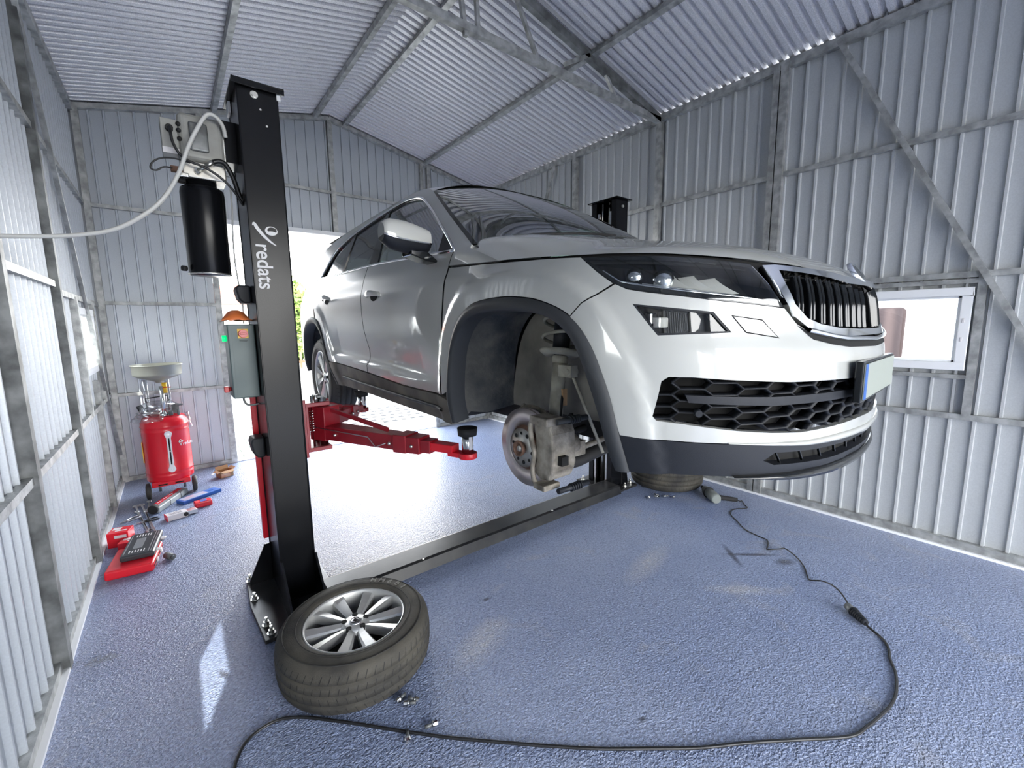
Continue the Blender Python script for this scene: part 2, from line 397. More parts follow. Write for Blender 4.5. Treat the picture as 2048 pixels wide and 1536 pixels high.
# sheet lap seams: thin dark overlaps down the slope
# ---- frame
def C(p, q, w, h, up=(0, 0, 1), m=None, label=None): return trim(MB().bar(p, q, w, h, up), m or galv, label)
sl = (ZR - ZE) / (XRG - XI0)
for x in (.61, 1.69): C((x, YF, roofz(x) - .012), (x, YB, roofz(x) - .012), .05, .045, (-sl, 0, 1), label='galvanised roof purlin on the left slope')
for x in (2.06, 3.21): C((x, YF, roofz(x) - .012), (x, YB, roofz(x) - .012), .05, .045, (sl, 0, 1), label='galvanised roof purlin on the right slope')
C((XI0 - .012, YF, ZE - .035), (XI0 - .012, YB, ZE - .035), .05, .07, label='galvanised eaves beam along the left wall')
C((XI1 + .012, YF, ZE - .035), (XI1 + .012, YB, ZE - .035), .05, .07, label='galvanised eaves beam along the right wall')
# back gable rafters, ridge post, posts, rails
C((XI0, YB - .03, ZE - .02), (XRG, YB - .03, ZR - .02), .05, .06, (0, 1, 0)); C((XRG, YB - .03, ZR - .02), (XI1, YB - .03, ZE - .02), .05, .06, (0, 1, 0))
C((XRG, YB - .03, GZ), (XRG, YB - .03, ZR - .04), .06, .05, (0, 1, 0), label='ridge post of the back gable')
for x in (-.535, 4.27): C((x, YB - .035, 0), (x, YB - .035, ZE), .055, .06, (0, 1, 0), label='corner post')
C((.47, YB - .03, 0), (.47, YB - .03, roofz(.47) - .03), .06, .05, (0, 1, 0), label='left gate post of the back wall')
C((3.275, YB - .03, 0), (3.275, YB - .03, roofz(3.275) - .03), .06, .05, (0, 1, 0), label='right gate post of the back wall')
C((3.16, YB - .03, GZ), (3.16, YB - .03, roofz(3.16) - .03), .05, .045, (0, 1, 0))
C((.44, YB - .03, GZ + .02), (3.3, YB - .03, GZ + .02), .05, .06, (0, 1, 0), m=white_strip, label='pale gate header')
C((.50, YB - .03, 3.40), (XI1, YB - .03, 3.40), .035, .04, (0, 1, 0)); 
for z in (.95, 1.92, 2.89): C((-.51, YB - .03, z), (.44, YB - .03, z), .035, .04, (0, 1, 0), label='back wall rail left of the gate')
for z in (.95, 1.92, 2.89): C((3.3, YB - .03, z), (XI1, YB - .03, z), .035, .04, (0, 1, 0))
C((-.56, YB - .02, .02), (.44, YB - .02, .02), .05, .04, (0, 1, 0)); C((3.3, YB - .02, .02), (XI1, YB - .02, .02), .05, .04, (0, 1, 0))
trim(MB().box(GX0, GX1, YB - .03, YB + .06, -.01, .012), white_strip, 'pale threshold strip of the gate')
# side wall posts and rails
PYS = (-4.3, -3.15, -2.3, -.75, 1.67, 2.87, 4.10)
for y in PYS:
    C((XI1 + .008, y, 0), (XI1 + .008, y, ZE - .03), .06, .06, (1, 0, 0), label='right wall post')
    if y != -3.15: C((XI0 - .012, y, 0), (XI0 - .012, y, ZE - .03), .06, .06, (1, 0, 0), m=galv_dark if y > 0 else galv, label='left wall post')
C((XI1 + .008, 1.735, 0), (XI1 + .008, 1.735, ZE - .03), .05, .055, (1, 0, 0), label='second post of the doubled right wall post')
C((XI0 - .012, 5.30, 0), (XI0 - .012, 5.30, 1.2), .04, .05, (1, 0, 0))
def rail(x, y0, y1, z): C((x, y0, z), (x, y1, z), .035, .04, label='horizontal wall rail')
for z in (.965, 1.945, 2.905):
    for (a, b) in ((-.72, 1.64), (1.765, 2.84), (2.90, 4.07), (4.13, YB - .06)):
        rail(XI1 + .018, a, b, z)
    for (a, b) in ((-.72, 1.64), (1.70, 2.84), (2.90, 4.07), (4.13, YB - .06)):
        if z == 1.945 and a > 4: rail(XI0 - .015, a, b, 1.90)
        else: rail(XI0 - .015, a, b, z)
# window surround members right wall and left wall
C((XI1 + .018, .365, .98), (XI1 + .018, .365, 1.93), .045, .045, (1, 0, 0))
C((XI1 + .018, .34, 1.90), (XI1 + .018, 1.36, 1.90), .04, .03); C((XI1 + .018, .34, 1.245), (XI1 + .018, 1.36, 1.245), .04, .03)
C((XI0 - .012, 4.74, .96), (XI0 - .012, 4.74, 1.9), .05, .05, (1, 0, 0)); C((XI0 - .012, 5.66, .96), (XI0 - .012, 5.66, 1.9), .04, .05, (1, 0, 0))
# diagonal braces
C((XI1 - .012, 1.30, ZE - .03), (XI1 - .012, -.60, .06), .035, .035, (1, 0, 0), label='diagonal brace near the right window')
C((XI1 - .012, 4.47, ZE - .05), (XI1 - .012, 5.9, .2), .03, .03, (1, 0, 0), label='diagonal brace at the back of the right wall')
C((XI0 + .012, 3.98, ZE - .08), (XI0 + .012, 6.12, .32), .028, .028, (1, 0, 0), label='diagonal brace on the left wall')
# base channels and white floor strip
trim(MB().box(XI1 - .005, XI1 + .04, YF, YB, 0, .07), galv, 'base channel of the right wall'); trim(MB().box(XI1 - .028, XI1 - .006, YF, YB, 0, .018), white_strip, 'white sealing strip along the right wall')
trim(MB().box(XI0 - .042, XI0 - .008, YF, YB, 0, .06), galv, 'base channel of the left wall'); trim(MB().box(XI0 - .008, XI0 + .016, YF, YB, 0, .016), white_strip, 'white sealing strip along the left wall')
# truss over the car
TY = 2.87
def T(p, q, w=.045, h=.06, m=galv): return C((p[0], TY, p[1]), (q[0], TY, q[1]), w, h, (0, 0, 1), m, 'roof truss member')
T((XI0, ZE - .05), (XRG, ZR - .05), .05, .07, galv_dark); T((XRG, ZR - .05), (XI1, ZE - .05), .05, .07, galv_dark)
T((XI0, 3.76), (XI1, 3.76), .05, .055)
for (p, q) in (((1.975, 3.78), (1.955, ZR - .06)), ((2.555, 3.78), (2.33, 4.16)), ((3.54, 3.78), (3.33, 4.02)), ((1.2, 3.78), (1.42, 4.16)), ((.2, 3.78), (.42, 4.02))):
    T(p, q, .028, .028)
C((2.86, TY - .01, 3.84), (3.16, TY - .01, roofz(3.16) - .05), .03, .03)
T((1.866, 3.7), (1.80, ZR - .1), .03, .03)

# ------------------------------------------------------------------ windows
def window(idx, x, sgn, y0, y1, z0, z1, sash=True):
    w = struct(thing('window_%d' % idx, 'white framed window', 'window')); del w['category']; del w['label']
    fw = .055
    f = MB()
    xa, xb = sorted((x - .02, x + .05 * 1)); 
    f.box(xa, xb, y0, y1, z0, z0 + fw).box(xa, xb, y0, y1, z1 - fw, z1).box(xa, xb, y0, y0 + fw, z0 + fw, z1 - fw).box(xa, xb, y1 - fw, y1, z0 + fw, z1 - fw)
    f.obj('window_frame', white_pvc, w, bevel=.004)
    if sash:
        s = MB(); a0, a1, b0, b1 = y0 + fw, y1 - fw, z0 + fw, z1 - fw; t = .018
        s.box(x, x + .03, a0, a1, b0, b0 + t).box(x, x + .03, a0, a1, b1 - t, b1).box(x, x + .03, a0, a0 + t, b0, b1).box(x, x + .03, a1 - t, a1, b0, b1)
        s.obj('window_sash', white_pvc, w, bevel=.003)
    MB().box(x + .010, x + .016, y0 + fw, y1 - fw, z0 + fw, z1 - fw).obj('window_pane', pane_m, w)
    return w
w1 = window(1, XI1 + .012, -1, WY0, WY1, WZ0, WZ1)
h = MB(); 
for z in (1.49, 1.62): h.box(XI1 - .012, XI1 + .0, WY0 + .028, WY0 + .040, z, z + .03)
h.obj('window_hinge', white_card, w1, bevel=.002)
window(2, XI0 - .045, 1, 4.80, 5.62, 1.27, 1.83)
w3 = struct(thing('window_3', '', 'window')); del w3['category']; del w3['label']
f = MB(); f.box(XL - .004, XL + .016, .39, .995, 1.38, 1.42).box(XL - .004, XL + .016, .39, .995, 1.76, 1.80).box(XL - .004, XL + .016, .39, .43, 1.42, 1.76).box(XL - .004, XL + .016, .955, .995, 1.42, 1.76)
f.obj('window_frame', white_pvc, w3); MB().box(XL, XL + .006, .43, .955, 1.42, 1.76).obj('window_pane', pane_m, w3)

# ------------------------------------------------------------------ outside
mb = MB(); mb.box(-30, 34, YB + .06, 45, -.10, -.02); struct(mb.obj('ground', paver_m), 'pale block paving outside the gate')
mb = MB(); mb.box(-30, 34, -30, YF - .02, -.10, -.02).box(-30, XL - .1, YF - .02, YB + .06, -.10, -.02).box(XR + .1, 34, YF - .02, YB + .06, -.10, -.02); struct(mb.obj('ground_yard', paver_m), 'paving around the shed')
# perforated grass-block strip beyond the gate
mb = MB()
for i in range(16):
    for j in range(6):
        x = .9 + i * .17 + (.06 if j % 2 else 0); y = 7.15 + j * .26
        mb.box(x, x + .085, y, y + .10, -.02, -.0185)
gb = mb.obj('paving_cells', gap_black); struct(gb, 'dark open cells of the grass paving')
# caravan seen through the right window
cv = thing('caravan', 'white caravan side seen through the window right of the car', 'caravan', (6.2, .9, 0))
MB().box(6.0, 8.2, -1.6, 3.6, .4, 2.7).obj('caravan_body', white_pvc, cv, bevel=.12, seg=4)
def rrect(y0, y1, z0, z1, r, n=5):
    p = []
    for (cy, cz, a0) in ((y1 - r, z1 - r, 0), (y0 + r, z1 - r, PI / 2), (y0 + r, z0 + r, PI), (y1 - r, z0 + r, 1.5 * PI)):
        for k in range(n + 1): a = a0 + PI / 2 * k / n; p.append((cy + r * math.cos(a), cz + r * math.sin(a)))
    return p
MB().prism(rrect(.96, 2.10, 1.17, 1.83, .07), 5.972, 6.02, 'x').obj('caravan_window_frame', white_strip, cv, bevel=.01)
MB().prism(rrect(1.02, 2.04, 1.23, 1.77, .05), 5.962, 5.975, 'x').obj('caravan_window_pane', curtain_m, cv)
mb = MB(); rows = [[(5.952 + .007 * math.sin(y * 47 + .6 * math.sin(y * 9)), y, z) for y in np.linspace(1.04, 2.02, 70)] for z in (1.24, 1.76)]
mb.grid(rows); mb.obj('caravan_curtain', curtain_m, cv)
# far surroundings behind the gate
def tree(name, x, y, h, r, label, seed, trunk=True):
    rnd = random.Random(seed); t = thing(name, label, 'tree' if trunk else 'shrub', (x, y, -.02))
    if trunk: MB().tube([(x, y, -.02), (x + .05, y, h * .3), (x, y + .05, h * .6)], [.11, .09, .05], 10).obj('trunk', wood_dark, t)
    mb = MB()
    for k in range(1500):
        u = rnd.gauss(0, 1); v = rnd.gauss(0, 1); w = rnd.gauss(0, 1); q = math.sqrt(u * u + v * v + w * w) + 1e-6; rr = r * rnd.random() ** .4 * (1 + .25 * math.sin(5 * u / q + 3 * v / q))
        c = Vector((x + u / q * rr, y + v / q * rr, h * (.68 if trunk else .5) + w / q * rr * (h * .36 / r if trunk else h * .5 / r)))
        if c.z < .02: c.z = .05
        a = Vector((rnd.uniform(-1, 1), rnd.uniform(-1, 1), rnd.uniform(-1, 1))).normalized() * .13; b = a.orthogonal().normalized() * .07
        mb.add([c - a, c + b, c + a, c - b], [(0, 1, 2, 3)])
    mb.obj('leaves', foliage, t, fixn=False)
tree('tree', 2.95, 15.5, 3.0, .75, 'small sunlit tree outside seen between the lift post and the car', 3)
tree('bush', 4.6, 23, 1.0, 1.4, 'low yellow-green shrub outside beyond the gate', 5, False)
fn = thing('fence', 'low garden fence outside beyond the gate', 'fence', (4, 19, 0))
mb = MB()
for k in range(26): mb.box(1.0 + k * .3, 1.08 + k * .3, 18.98, 19.0, 0, .95)
mb.obj('fence_board', wood_dark, fn); MB().box(.9, 8.8, 19.0, 19.04, .2, .28).box(.9, 8.8, 19.0, 19.04, .75, .83).obj('fence_rail', wood_dark, fn)
hs = thing('house', 'pale rendered house with a dull red roof far beyond the gate', 'house', (3, 30, 0))
MB().box(-2, 9, 28, 34, -.02, 2.9).obj('wall', render_wall, hs)
MB().prism([(-2.6, 2.9), (9.6, 2.9), (8.6, 3.9), (-1.6, 3.9)], 27.6, 34.4, 'y').obj('roof', rooftile, hs)
for x in (1.2, 5.2): MB().box(x, x + 1.1, 27.95, 28.02, 1.0, 2.1).obj('window', gloss_black, hs)
# ------------------------------------------------------------------ car body skin
XC, G = 1.94, .92
NE, YCEN, L0 = 2.5, 1.12, None
def hermite(xs, ys):
    xs = np.array(xs, float); ys = np.array(ys, float); d = np.diff(ys) / np.diff(xs); m = np.zeros(len(xs)); m[0] = d[0]; m[-1] = d[-1]
    for i in range(1, len(xs) - 1): m[i] = 0 if d[i-1] * d[i] <= 0 else 2 * d[i-1] * d[i] / (d[i-1] + d[i])
    xl = xs.tolist(); yl = ys.tolist(); ml = m.tolist()
    import bisect
    def f(x):
        if x <= xl[0]: return yl[0] + ml[0] * (x - xl[0])
        if x >= xl[-1]: return yl[-1] + ml[-1] * (x - xl[-1])
        i = min(max(bisect.bisect_right(xl, x) - 1, 0), len(xl) - 2)
        h = xl[i+1] - xl[i]; t = (x - xl[i]) / h
        return (2*t**3 - 3*t*t + 1) * yl[i] + (t**3 - 2*t*t + t) * h * ml[i] + (-2*t**3 + 3*t*t) * yl[i+1] + (t**3 - t*t) * h * ml[i+1]
    return f
yfront = hermite([.18,.26,.33,.42,.52,.62,.70,.80,.90,.98,1.03],[.50,.42,.41,.405,.395,.40,.425,.44,.48,.55,.70])
Wz = hermite([.18,.28,.40,.55,.70,.85,.93,.965,1.03,1.10,1.30,1.55,1.64],[.88,.90,.925,.935,.94,.938,.931,.918,.898,.865,.79,.68,.58])
Wy = hermite([.4,1.2,1.9,3.2,4.2,4.7,5.05],[0,0,-.012,-.012,-.005,-.03,-.12])
_th = np.linspace(0, np.pi / 2, 400); _a = .94 * np.sin(_th) ** (2 / NE); _b = .74 * np.cos(_th) ** (2 / NE)
_s = np.concatenate([[0], np.cumsum(np.hypot(np.diff(_a), np.diff(_b)))]); L0 = float(_s[-1])
def S(y): return y - YCEN + L0        # s of a side station
ARCH_OUT = [(2.062,.262),(2.058,.376),(2.023,.527),(1.984,.638),(1.922,.731),(1.834,.796),(1.728,.822),(1.567,.829),(1.428,.818),(1.337,.799),(1.270,.777),(1.218,.750),(1.178,.715),(1.144,.663),(1.108,.571),(1.081,.488),(1.057,.391),(1.034,.272)]
ARCH_IN = [(2.03,.262),(2.026,.36),(1.979,.570),(1.921,.678),(1.848,.745),(1.767,.771),(1.657,.782),(1.545,.782),(1.427,.774),(1.336,.759),(1.270,.732),(1.213,.683),(1.179,.615),(1.145,.520),(1.115,.430),(1.094,.331),(1.078,.272)]
_d = 2.787
ARCH_OUT_R = [(S(3.612),.262),(S(3.700),.40),(S(3.765),.50),(S(3.83),.66),(S(3.90),.745),(S(3.99),.79),(S(4.107),.807),(S(4.25),.80),(S(4.38),.76),(S(4.48),.69),(S(4.55),.58),(S(4.60),.45),(S(4.62),.30)]
ARCH_IN_R = [(S(3.66),.262),(S(3.745),.42),(S(3.80),.52),(S(3.87),.66),(S(3.93),.71),(S(4.01),.75),(S(4.11),.766),(S(4.24),.757),(S(4.35),.72),(S(4.44),.66),(S(4.51),.56),(S(4.56),.44),(S(4.58),.30)]
def crs(pts, k=4): return [(p.x, p.y) for p in smoothpts([(a, b, 0) for a, b in pts], k)]
ARCH_OUT, ARCH_IN, ARCH_OUT_R, ARCH_IN_R = crs(ARCH_OUT), crs(ARCH_IN), crs(ARCH_OUT_R), crs(ARCH_IN_R)
_AO = [np.array(ARCH_OUT), np.array(ARCH_OUT_R)]
def flare(s, z):
    r = 0
    for A in _AO:
        if A[:, 0].min() - .2 < s < A[:, 0].max() + .2:
            p = A[:-1]; d = A[1:] - p; q = np.array([s, z]) - p
            t = np.clip((q * d).sum(1) / (d * d).sum(1), 0, 1); dd = float(np.sqrt(((q - d * t[:, None]) ** 2).sum(1)).min())
            u = min(1, max(0, (.125 - dd) / .05)); r = max(r, .013 * u * u * (3 - 2 * u))
    return r
def sculpt(s, z):
    y = s - L0 + YCEN
    if y < 1.85: return 0
    w = min(1, max(0, (y - 1.85) / .25)) * min(1, max(0, (3.75 - y) / .25))
    zc = .43 + .045 * (y - 1.9)                   # crease low on the doors, rising rearwards
    d = z - zc
    g = -.030 * math.exp(-(max(d, 0) / .17) ** 2) * (1 - math.exp(-max(d, 0) / .018)) if d > 0 else 0
    return g * w
def P0(s, z):
    W = Wz(z); yf = yfront(min(z, 1.05))
    if s < 0:
        p = P0(-s, z); return np.array([-p[0], p[1], p[2]])
    if s < L0:
        ca = float(np.interp(s, _s, _a)) / .94; cb = float(np.interp(s, _s, _b)) / .74
        return np.array([W * ca, YCEN - (YCEN - yf) * cb, z])
    y = YCEN + (s - L0); return np.array([W + Wy(y) + sculpt(s, z), y, z])
def N0(s, z, e=4e-3):
    a = P0(s + e, z) - P0(s - e, z); b = P0(s, z + e) - P0(s, z - e); n = np.cross(a, b)
    return n / np.linalg.norm(n)          # a: rearwards, b: up -> points outwards for the positive-a side
_c = {}
def P(s, z):
    k = (round(s, 5), round(z, 5))
    if k in _c: return _c[k]
    p = P0(s, z); f = flare(s, z)
    if f: p = p + N0(s, z) * f
    _c[k] = p; return p
def N(s, z, e=5e-3):
    a = P(s + e, z) - P(s - e, z); b = P(s, z + e) - P(s, z - e); n = np.cross(a, b); return n / np.linalg.norm(n)
def yaw_nose(x, y):      # the nose sits very slightly skewed on the lift pads
    a = x - XC
    return y + (.065 * a * max(0, min(1, (1.7 - y) / .9)) if a > 0 else 0)
def TW(p, side): x = XC + side * p[0]; return Vector((x, yaw_nose(x, p[1]), p[2] + G))
def TN_(n, side): return Vector((side * n[0], n[1], n[2]))
def inpoly(x, y, poly):
    c = False; n = len(poly); j = n - 1
    for i in range(n):
        xi, yi = poly[i]; xj, yj = poly[j]
        if (yi > y) != (yj > y) and x < (xj - xi) * (y - yi) / (yj - yi) + xi: c = not c
        j = i
    return c
def dens(poly, step, closed=True):
    out = []; n = len(poly)
    for i in range(n if closed else n - 1):
        a = poly[i]; b = poly[(i + 1) % n]; k = max(1, int(math.hypot(b[0] - a[0], b[1] - a[1]) / step))
        out += [(a[0] + (b[0] - a[0]) * t / k, a[1] + (b[1] - a[1]) * t / k) for t in range(k)]
    if not closed: out.append(poly[-1])
    return out
def shrink(poly, d):
    """move the outline inwards by d"""
    n = len(poly); area = sum(poly[i][0] * poly[(i+1) % n][1] - poly[(i+1) % n][0] * poly[i][1] for i in range(n)); sg = 1 if area > 0 else -1
    out = []
    for i in range(n):
        a, b, c = poly[i-1], poly[i], poly[(i+1) % n]
        def nr(p, q):
            l = math.hypot(q[0]-p[0], q[1]-p[1]) or 1e-9; return (-(q[1]-p[1]) / l * sg, (q[0]-p[0]) / l * sg)
        n1 = nr(a, b); n2 = nr(b, c); m = (n1[0]+n2[0], n1[1]+n2[1]); l = math.hypot(*m) or 1e-9; k = min(2.0, 1 / max(.3, (m[0]*n1[0]+m[1]*n1[1]) / l))
        out.append((b[0] + m[0] / l * d * k, b[1] + m[1] / l * d * k))
    return out
def cdt(poly, holes, step):
    ring = dens(poly, step); hs = [dens(h, step) for h in holes]
    pts = []; edges = []
    def addring(r):
        o = len(pts); pts.extend(r); edges.extend([(o + i, o + (i + 1) % len(r)) for i in range(len(r))])
    addring(ring)
    for h in hs: addring(h)
    B = np.array(pts)
    x0, z0 = B.min(0); x1, z1 = B.max(0)
    yy = z0 + step / 2; row = 0
    while yy < z1:
        xx = x0 + step * (.25 if row % 2 else .75)
        while xx < x1:
            if inpoly(xx, yy, ring) and not any(inpoly(xx, yy, h) for h in hs) and ((B - (xx, yy)) ** 2).sum(1).min() > (step * .55) ** 2: pts.append((xx, yy))
            xx += step
        yy += step * .87; row += 1
    vs, es, fs, *_ = geometry.delaunay_2d_cdt([Vector(p) for p in pts], edges, [], 0, 1e-6)
    keep = []
    for f in fs:
        cx = sum(vs[i].x for i in f) / 3; cy = sum(vs[i].y for i in f) / 3
        if inpoly(cx, cy, ring) and not any(inpoly(cx, cy, h) for h in hs): keep.append(tuple(f))
    return [(v.x, v.y) for v in vs], keep
def panel(name, poly, m, parent, holes=(), off=0., side=-1, thick=.010, step=.03, both=False, surf=None, rim=None):
    vs, fs = cdt(poly, holes, step)
    PP, NN = (P, N) if surf is None else surf
    sides = (side, -side) if both else (side,)
    V = []; F = []; NR = []; SM = []
    base = [(PP(*v), NN(*v)) for v in vs]
    for sd in sides:
        o = len(V)
        for (p, n) in base: V.append(TW(p + n * off, sd)); NR.append(TN_(n, sd))
        cnt = {}
        for f in fs:
            g = tuple(f)
            a, b, c = (V[o + i] for i in g)
            if (b - a).cross(c - a).dot(NR[o + g[0]]) < 0: g = g[::-1]
            F.append(tuple(o + i for i in g)); SM.append(True)
            for i in range(3):
                e = (g[i], g[(i + 1) % 3]); cnt[e] = cnt.get(e, 0) + 1
        if thick:
            for (a, b) in [e for e in cnt if (e[1], e[0]) not in cnt]:
                pa, na = base[a]; pb, nb = base[b]; k = len(V)
                q = [TW(pa + na * off, sd), TW(pb + nb * off, sd), TW(pb + nb * (off - thick), sd), TW(pa + na * (off - thick), sd)]
                V.extend(q); fn_ = (q[0] - q[1]).cross(q[3] - q[0])
                fn_ = fn_.normalized() if fn_.length > 1e-12 else NR[o + a]
                NR.extend([fn_] * 4); F.append((k + 1, k, k + 3, k + 2)); SM.append(False)
    me = bpy.data.meshes.new(name); me.from_pydata(V, [], F); me.materials.append(m); me.update()
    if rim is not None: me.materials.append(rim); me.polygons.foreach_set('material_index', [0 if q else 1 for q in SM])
    me.polygons.foreach_set('use_smooth', SM); me.normals_split_custom_set_from_vertices([tuple(n) for n in NR])
    o = bpy.data.objects.new(name, me); COL.objects.link(o)
    if parent is not None: o.parent = parent; o.matrix_parent_inverse = parent_matrix(parent).inverted()
    return o
def strip(name, path, w, m, parent, off=.0, thick=.006, side=-1, closed=False, both=False, mbx=None, step=.03, width_fn=None):
    """raised moulding following a path on the skin"""
    mb = mbx or MB(); path = dens(path, step, closed)
    for sd in ((side, -side) if both else (side,)):
        rows = []; n = len(path)
        for i in range(n):
            p = P(*path[i]); nn = N(*path[i])
            a = P(*path[(i - 1) % n if closed else max(i - 1, 0)]); b = P(*path[(i + 1) % n if closed else min(i + 1, n - 1)])
            t = b - a; t /= (np.linalg.norm(t) or 1); bn = np.cross(nn, t)
            ww = w if width_fn is None else width_fn(i / (n - 1))
            q = [p + nn * (off - thick) - bn * ww / 2, p + nn * off - bn * ww / 2 * .8, p + nn * (off + thick * .35), p + nn * off + bn * ww / 2 * .8, p + nn * (off - thick) + bn * ww / 2]
            rows.append([TW(x, sd) for x in q])
        if closed: rows.append(rows[0])
        mb.grid(rows, smooth=True, closed=True)
    if mbx is None: return mb.obj(name, m, parent)
car = thing('car', 'white mid-size suv raised on the lift with its right front wheel taken off', 'car', (XC, 2.7, G))
HLINE = [(0,.843),(.08,.852),(.18,.865),(.302,.876),(.45,.889),(.628,.902),(.905,.923),(1.051,.931),(1.202,.938),(1.485,.960),(1.75,.979),(2.045,.997)]
BELT = [(2.054,1.074),(2.5,1.101),(3.038,1.130),(3.45,1.141),(3.83,1.146),(4.12,1.150),(4.388,1.152)]
DLO_TOP = [(2.054,1.080),(2.18,1.163),(2.307,1.251),(2.43,1.335),(2.548,1.407),(2.63,1.452),(2.721,1.480),(2.85,1.502),(2.98,1.510),(3.235,1.500),(3.52,1.478),(3.789,1.449),(4.0,1.412),(4.146,1.373),(4.25,1.31),(4.33,1.23),(4.388,1.155)]
HL = [(1.172,.931),(1.05,.924),(.893,.916),(.76,.905),(.633,.891),(.59,.83),(.549,.770),(.655,.780),(.761,.791),(.86,.804),(.963,.819),(1.021,.829),(1.056,.843),(1.11,.882)]
FOG = [(1.008,.784),(.89,.770),(.776,.757),(.725,.698),(.83,.695),(.937,.692)]
LOWG = [(0,.542),(.234,.545),(.555,.553),(.76,.566),(.85,.573),(.918,.573),(.938,.560),(.960,.455),(.948,.441),(.874,.434),(.717,.414),(.60,.402),(.483,.394),(.304,.395),(.15,.397),(0,.398)]
GRIL = [(0,.848),(.18,.868),(.310,.878),(.552,.888),(.60,.885),(.555,.80),(.519,.742),(.46,.706),(.366,.688),(.267,.676),(0,.668)]
GRIN = [(0,.826),(.18,.845),(.310,.858),(.45,.868),(.545,.873),(.535,.83),(.510,.775),(.462,.735),(.40,.717),(.30,.704),(.15,.698),(0,.695)]
WB = [(1.055,.391),(.924,.383),(.714,.375),(.509,.362),(.30,.352),(0,.350)]
SEAM = [(1.218,.750),(1.173,.789),(1.056,.843)]
GAP1 = [(2.052,1.06),(2.055,.998),(2.068,.854),(2.085,.742),(2.112,.505),(2.121,.388)]
GAP2 = [(3.255,1.136),(3.212,1.035),(3.178,.882),(3.159,.730),(3.125,.582),(3.150,.467),(3.168,.392)]
SILLT = [(2.121,.386),(2.4,.384),(2.59,.385),(3.168,.416),(3.62,.432),(3.975,.446)]
SILLB = [(2.075,.252),(2.6,.262),(3.15,.270),(3.865,.262)]
# ---- white panels
g = .0038
def body(name, poly, holes=(), both=True, gap=g, step=.028, m=None, **k): return panel(name, shrink(poly, gap), m or paint, car, holes=holes, both=False, step=step, **k)
# bumper skin, near half and far half as one moulded part
bump = [(1.038,.30)] and (list(reversed(WB[:-1])) )
bumper_poly = [(0,.350),(.30,.352),(.509,.362),(.714,.375),(.924,.383),(1.055,.391)] + [p for p in reversed(ARCH_OUT) if .395 < p[1] < .75 and p[0] < 1.3] + [(1.218,.750),(1.173,.789),(1.058,.843),(1.021,.826),(.963,.815),(.761,.787),(.545,.765),(.50,.720),(.44,.690),(.366,.676),(.267,.664),(0,.656)]
def mirror0(poly):      # close a half outline across the centre line
    return poly + [(-s, z) for (s, z) in reversed(poly) if s > 1e-6]
full_bumper = [p for p in bumper_poly if p[0] > 1e-6]
full_bumper = full_bumper + [(-s, z) for (s, z) in reversed(full_bumper)]
full_lowg = [p for p in LOWG if p[0] > 1e-6]; full_lowg = full_lowg + [(-s, z) for s, z in reversed(full_lowg)]
FOGm = [(-s, z) for s, z in FOG]
FLAP = [(.721,.745),(.627,.732),(.578,.681),(.682,.698)]
panel('bumper_carrier', [(-1.0,.74),(-.62,.75),(.62,.75),(1.0,.74),(1.0,.60),(-1.0,.60)], gap_black, car, off=-.05, thick=0, step=.08)
fb = panel('front_bumper', full_bumper, paint, car, holes=[full_lowg, FOG, FOGm], step=.028, thick=.02)
# chamfer line around the washer flap
panel('washer_flap_outline', shrink(FLAP, -.002), gap_black, fb, off=.0006, thick=0, step=.02)
panel('washer_flap', shrink(FLAP, .0018), paint, fb, off=.0012, thick=0, step=.02)
# black lower valance and splitter
val = [(.0,.235),(.30,.245),(.582,.262),(.819,.272),(1.034,.272)] + [(1.040,.30),(1.057,.391)] + [(.924,.381),(.714,.373),(.509,.360),(.30,.350),(0,.348)]
vv = [p for p in val if p[0] > 1e-6]; vv = vv + [(-s, z) for s, z in reversed(vv)]
SLOT = [(.58,.338),(.40,.330),(.2,.326),(-.2,.326),(-.40,.330),(-.58,.338),(-.62,.315),(-.58,.298),(-.3,.286),(.3,.286),(.58,.298),(.62,.315)]
val_o = panel('lower_valance', shrink(vv, .001), trim_black, fb, holes=[SLOT], step=.03, thick=.03)
panel('lower_air_slot', shrink(SLOT, -.01), gap_black, fb, off=-.03, thick=0, step=.04)
for s in np.linspace(-.55, .55, 12):
    strip('slot_vane', [(s - .012, .293), (s + .012, .332)], .006, gloss_black, fb, off=-.012)
tap = lambda w: (lambda t: max(.002, w * min(1, 3.2 * min(t, 1 - t)) ** .7))
strip('splitter_lip', [(-.72,.272),(-.5,.256),(-.3,.246),(0,.242),(.3,.246),(.5,.256),(.72,.272)], .045, gloss_black, fb, off=.012, thick=.02, width_fn=tap(.042))
strip('white_lip_blade', [(-.74,.378),(-.45,.358),(0,.348),(.45,.358),(.74,.378)], .030, paint, fb, off=.006, thick=.012, width_fn=tap(.026))
# fog lamps: recess, clear cover, inner lamp
for sd in (-1, 1):
    fl_ = panel('fog_light', shrink(FOG, -.004), gap_black, car, off=-.045, thick=0, side=sd)
    panel('fog_light_surround', FOG, trim_black, fl_, holes=[shrink(FOG, .006)], off=-.002, thick=.045, side=sd)
    panel('fog_light_lens', shrink(FOG, .004), lamp_glass, fl_, off=-.008, thick=0, side=sd)
    for (s_, z_, w_, h_) in ((.955, .742, .030, .034), (.925, .730, .045, .030)):
        p = P(s_, z_) + N(s_, z_) * -.03
        b_ = MB(); c = TW(p, sd); b_.box(c.x - w_ / 2, c.x + w_ / 2, c.y - .012, c.y + .012, c.z - h_ / 2, c.z + h_ / 2); b_.obj('fog_light_reflector', lens_white if w_ > .04 else chrome, fl_, bevel=.004)
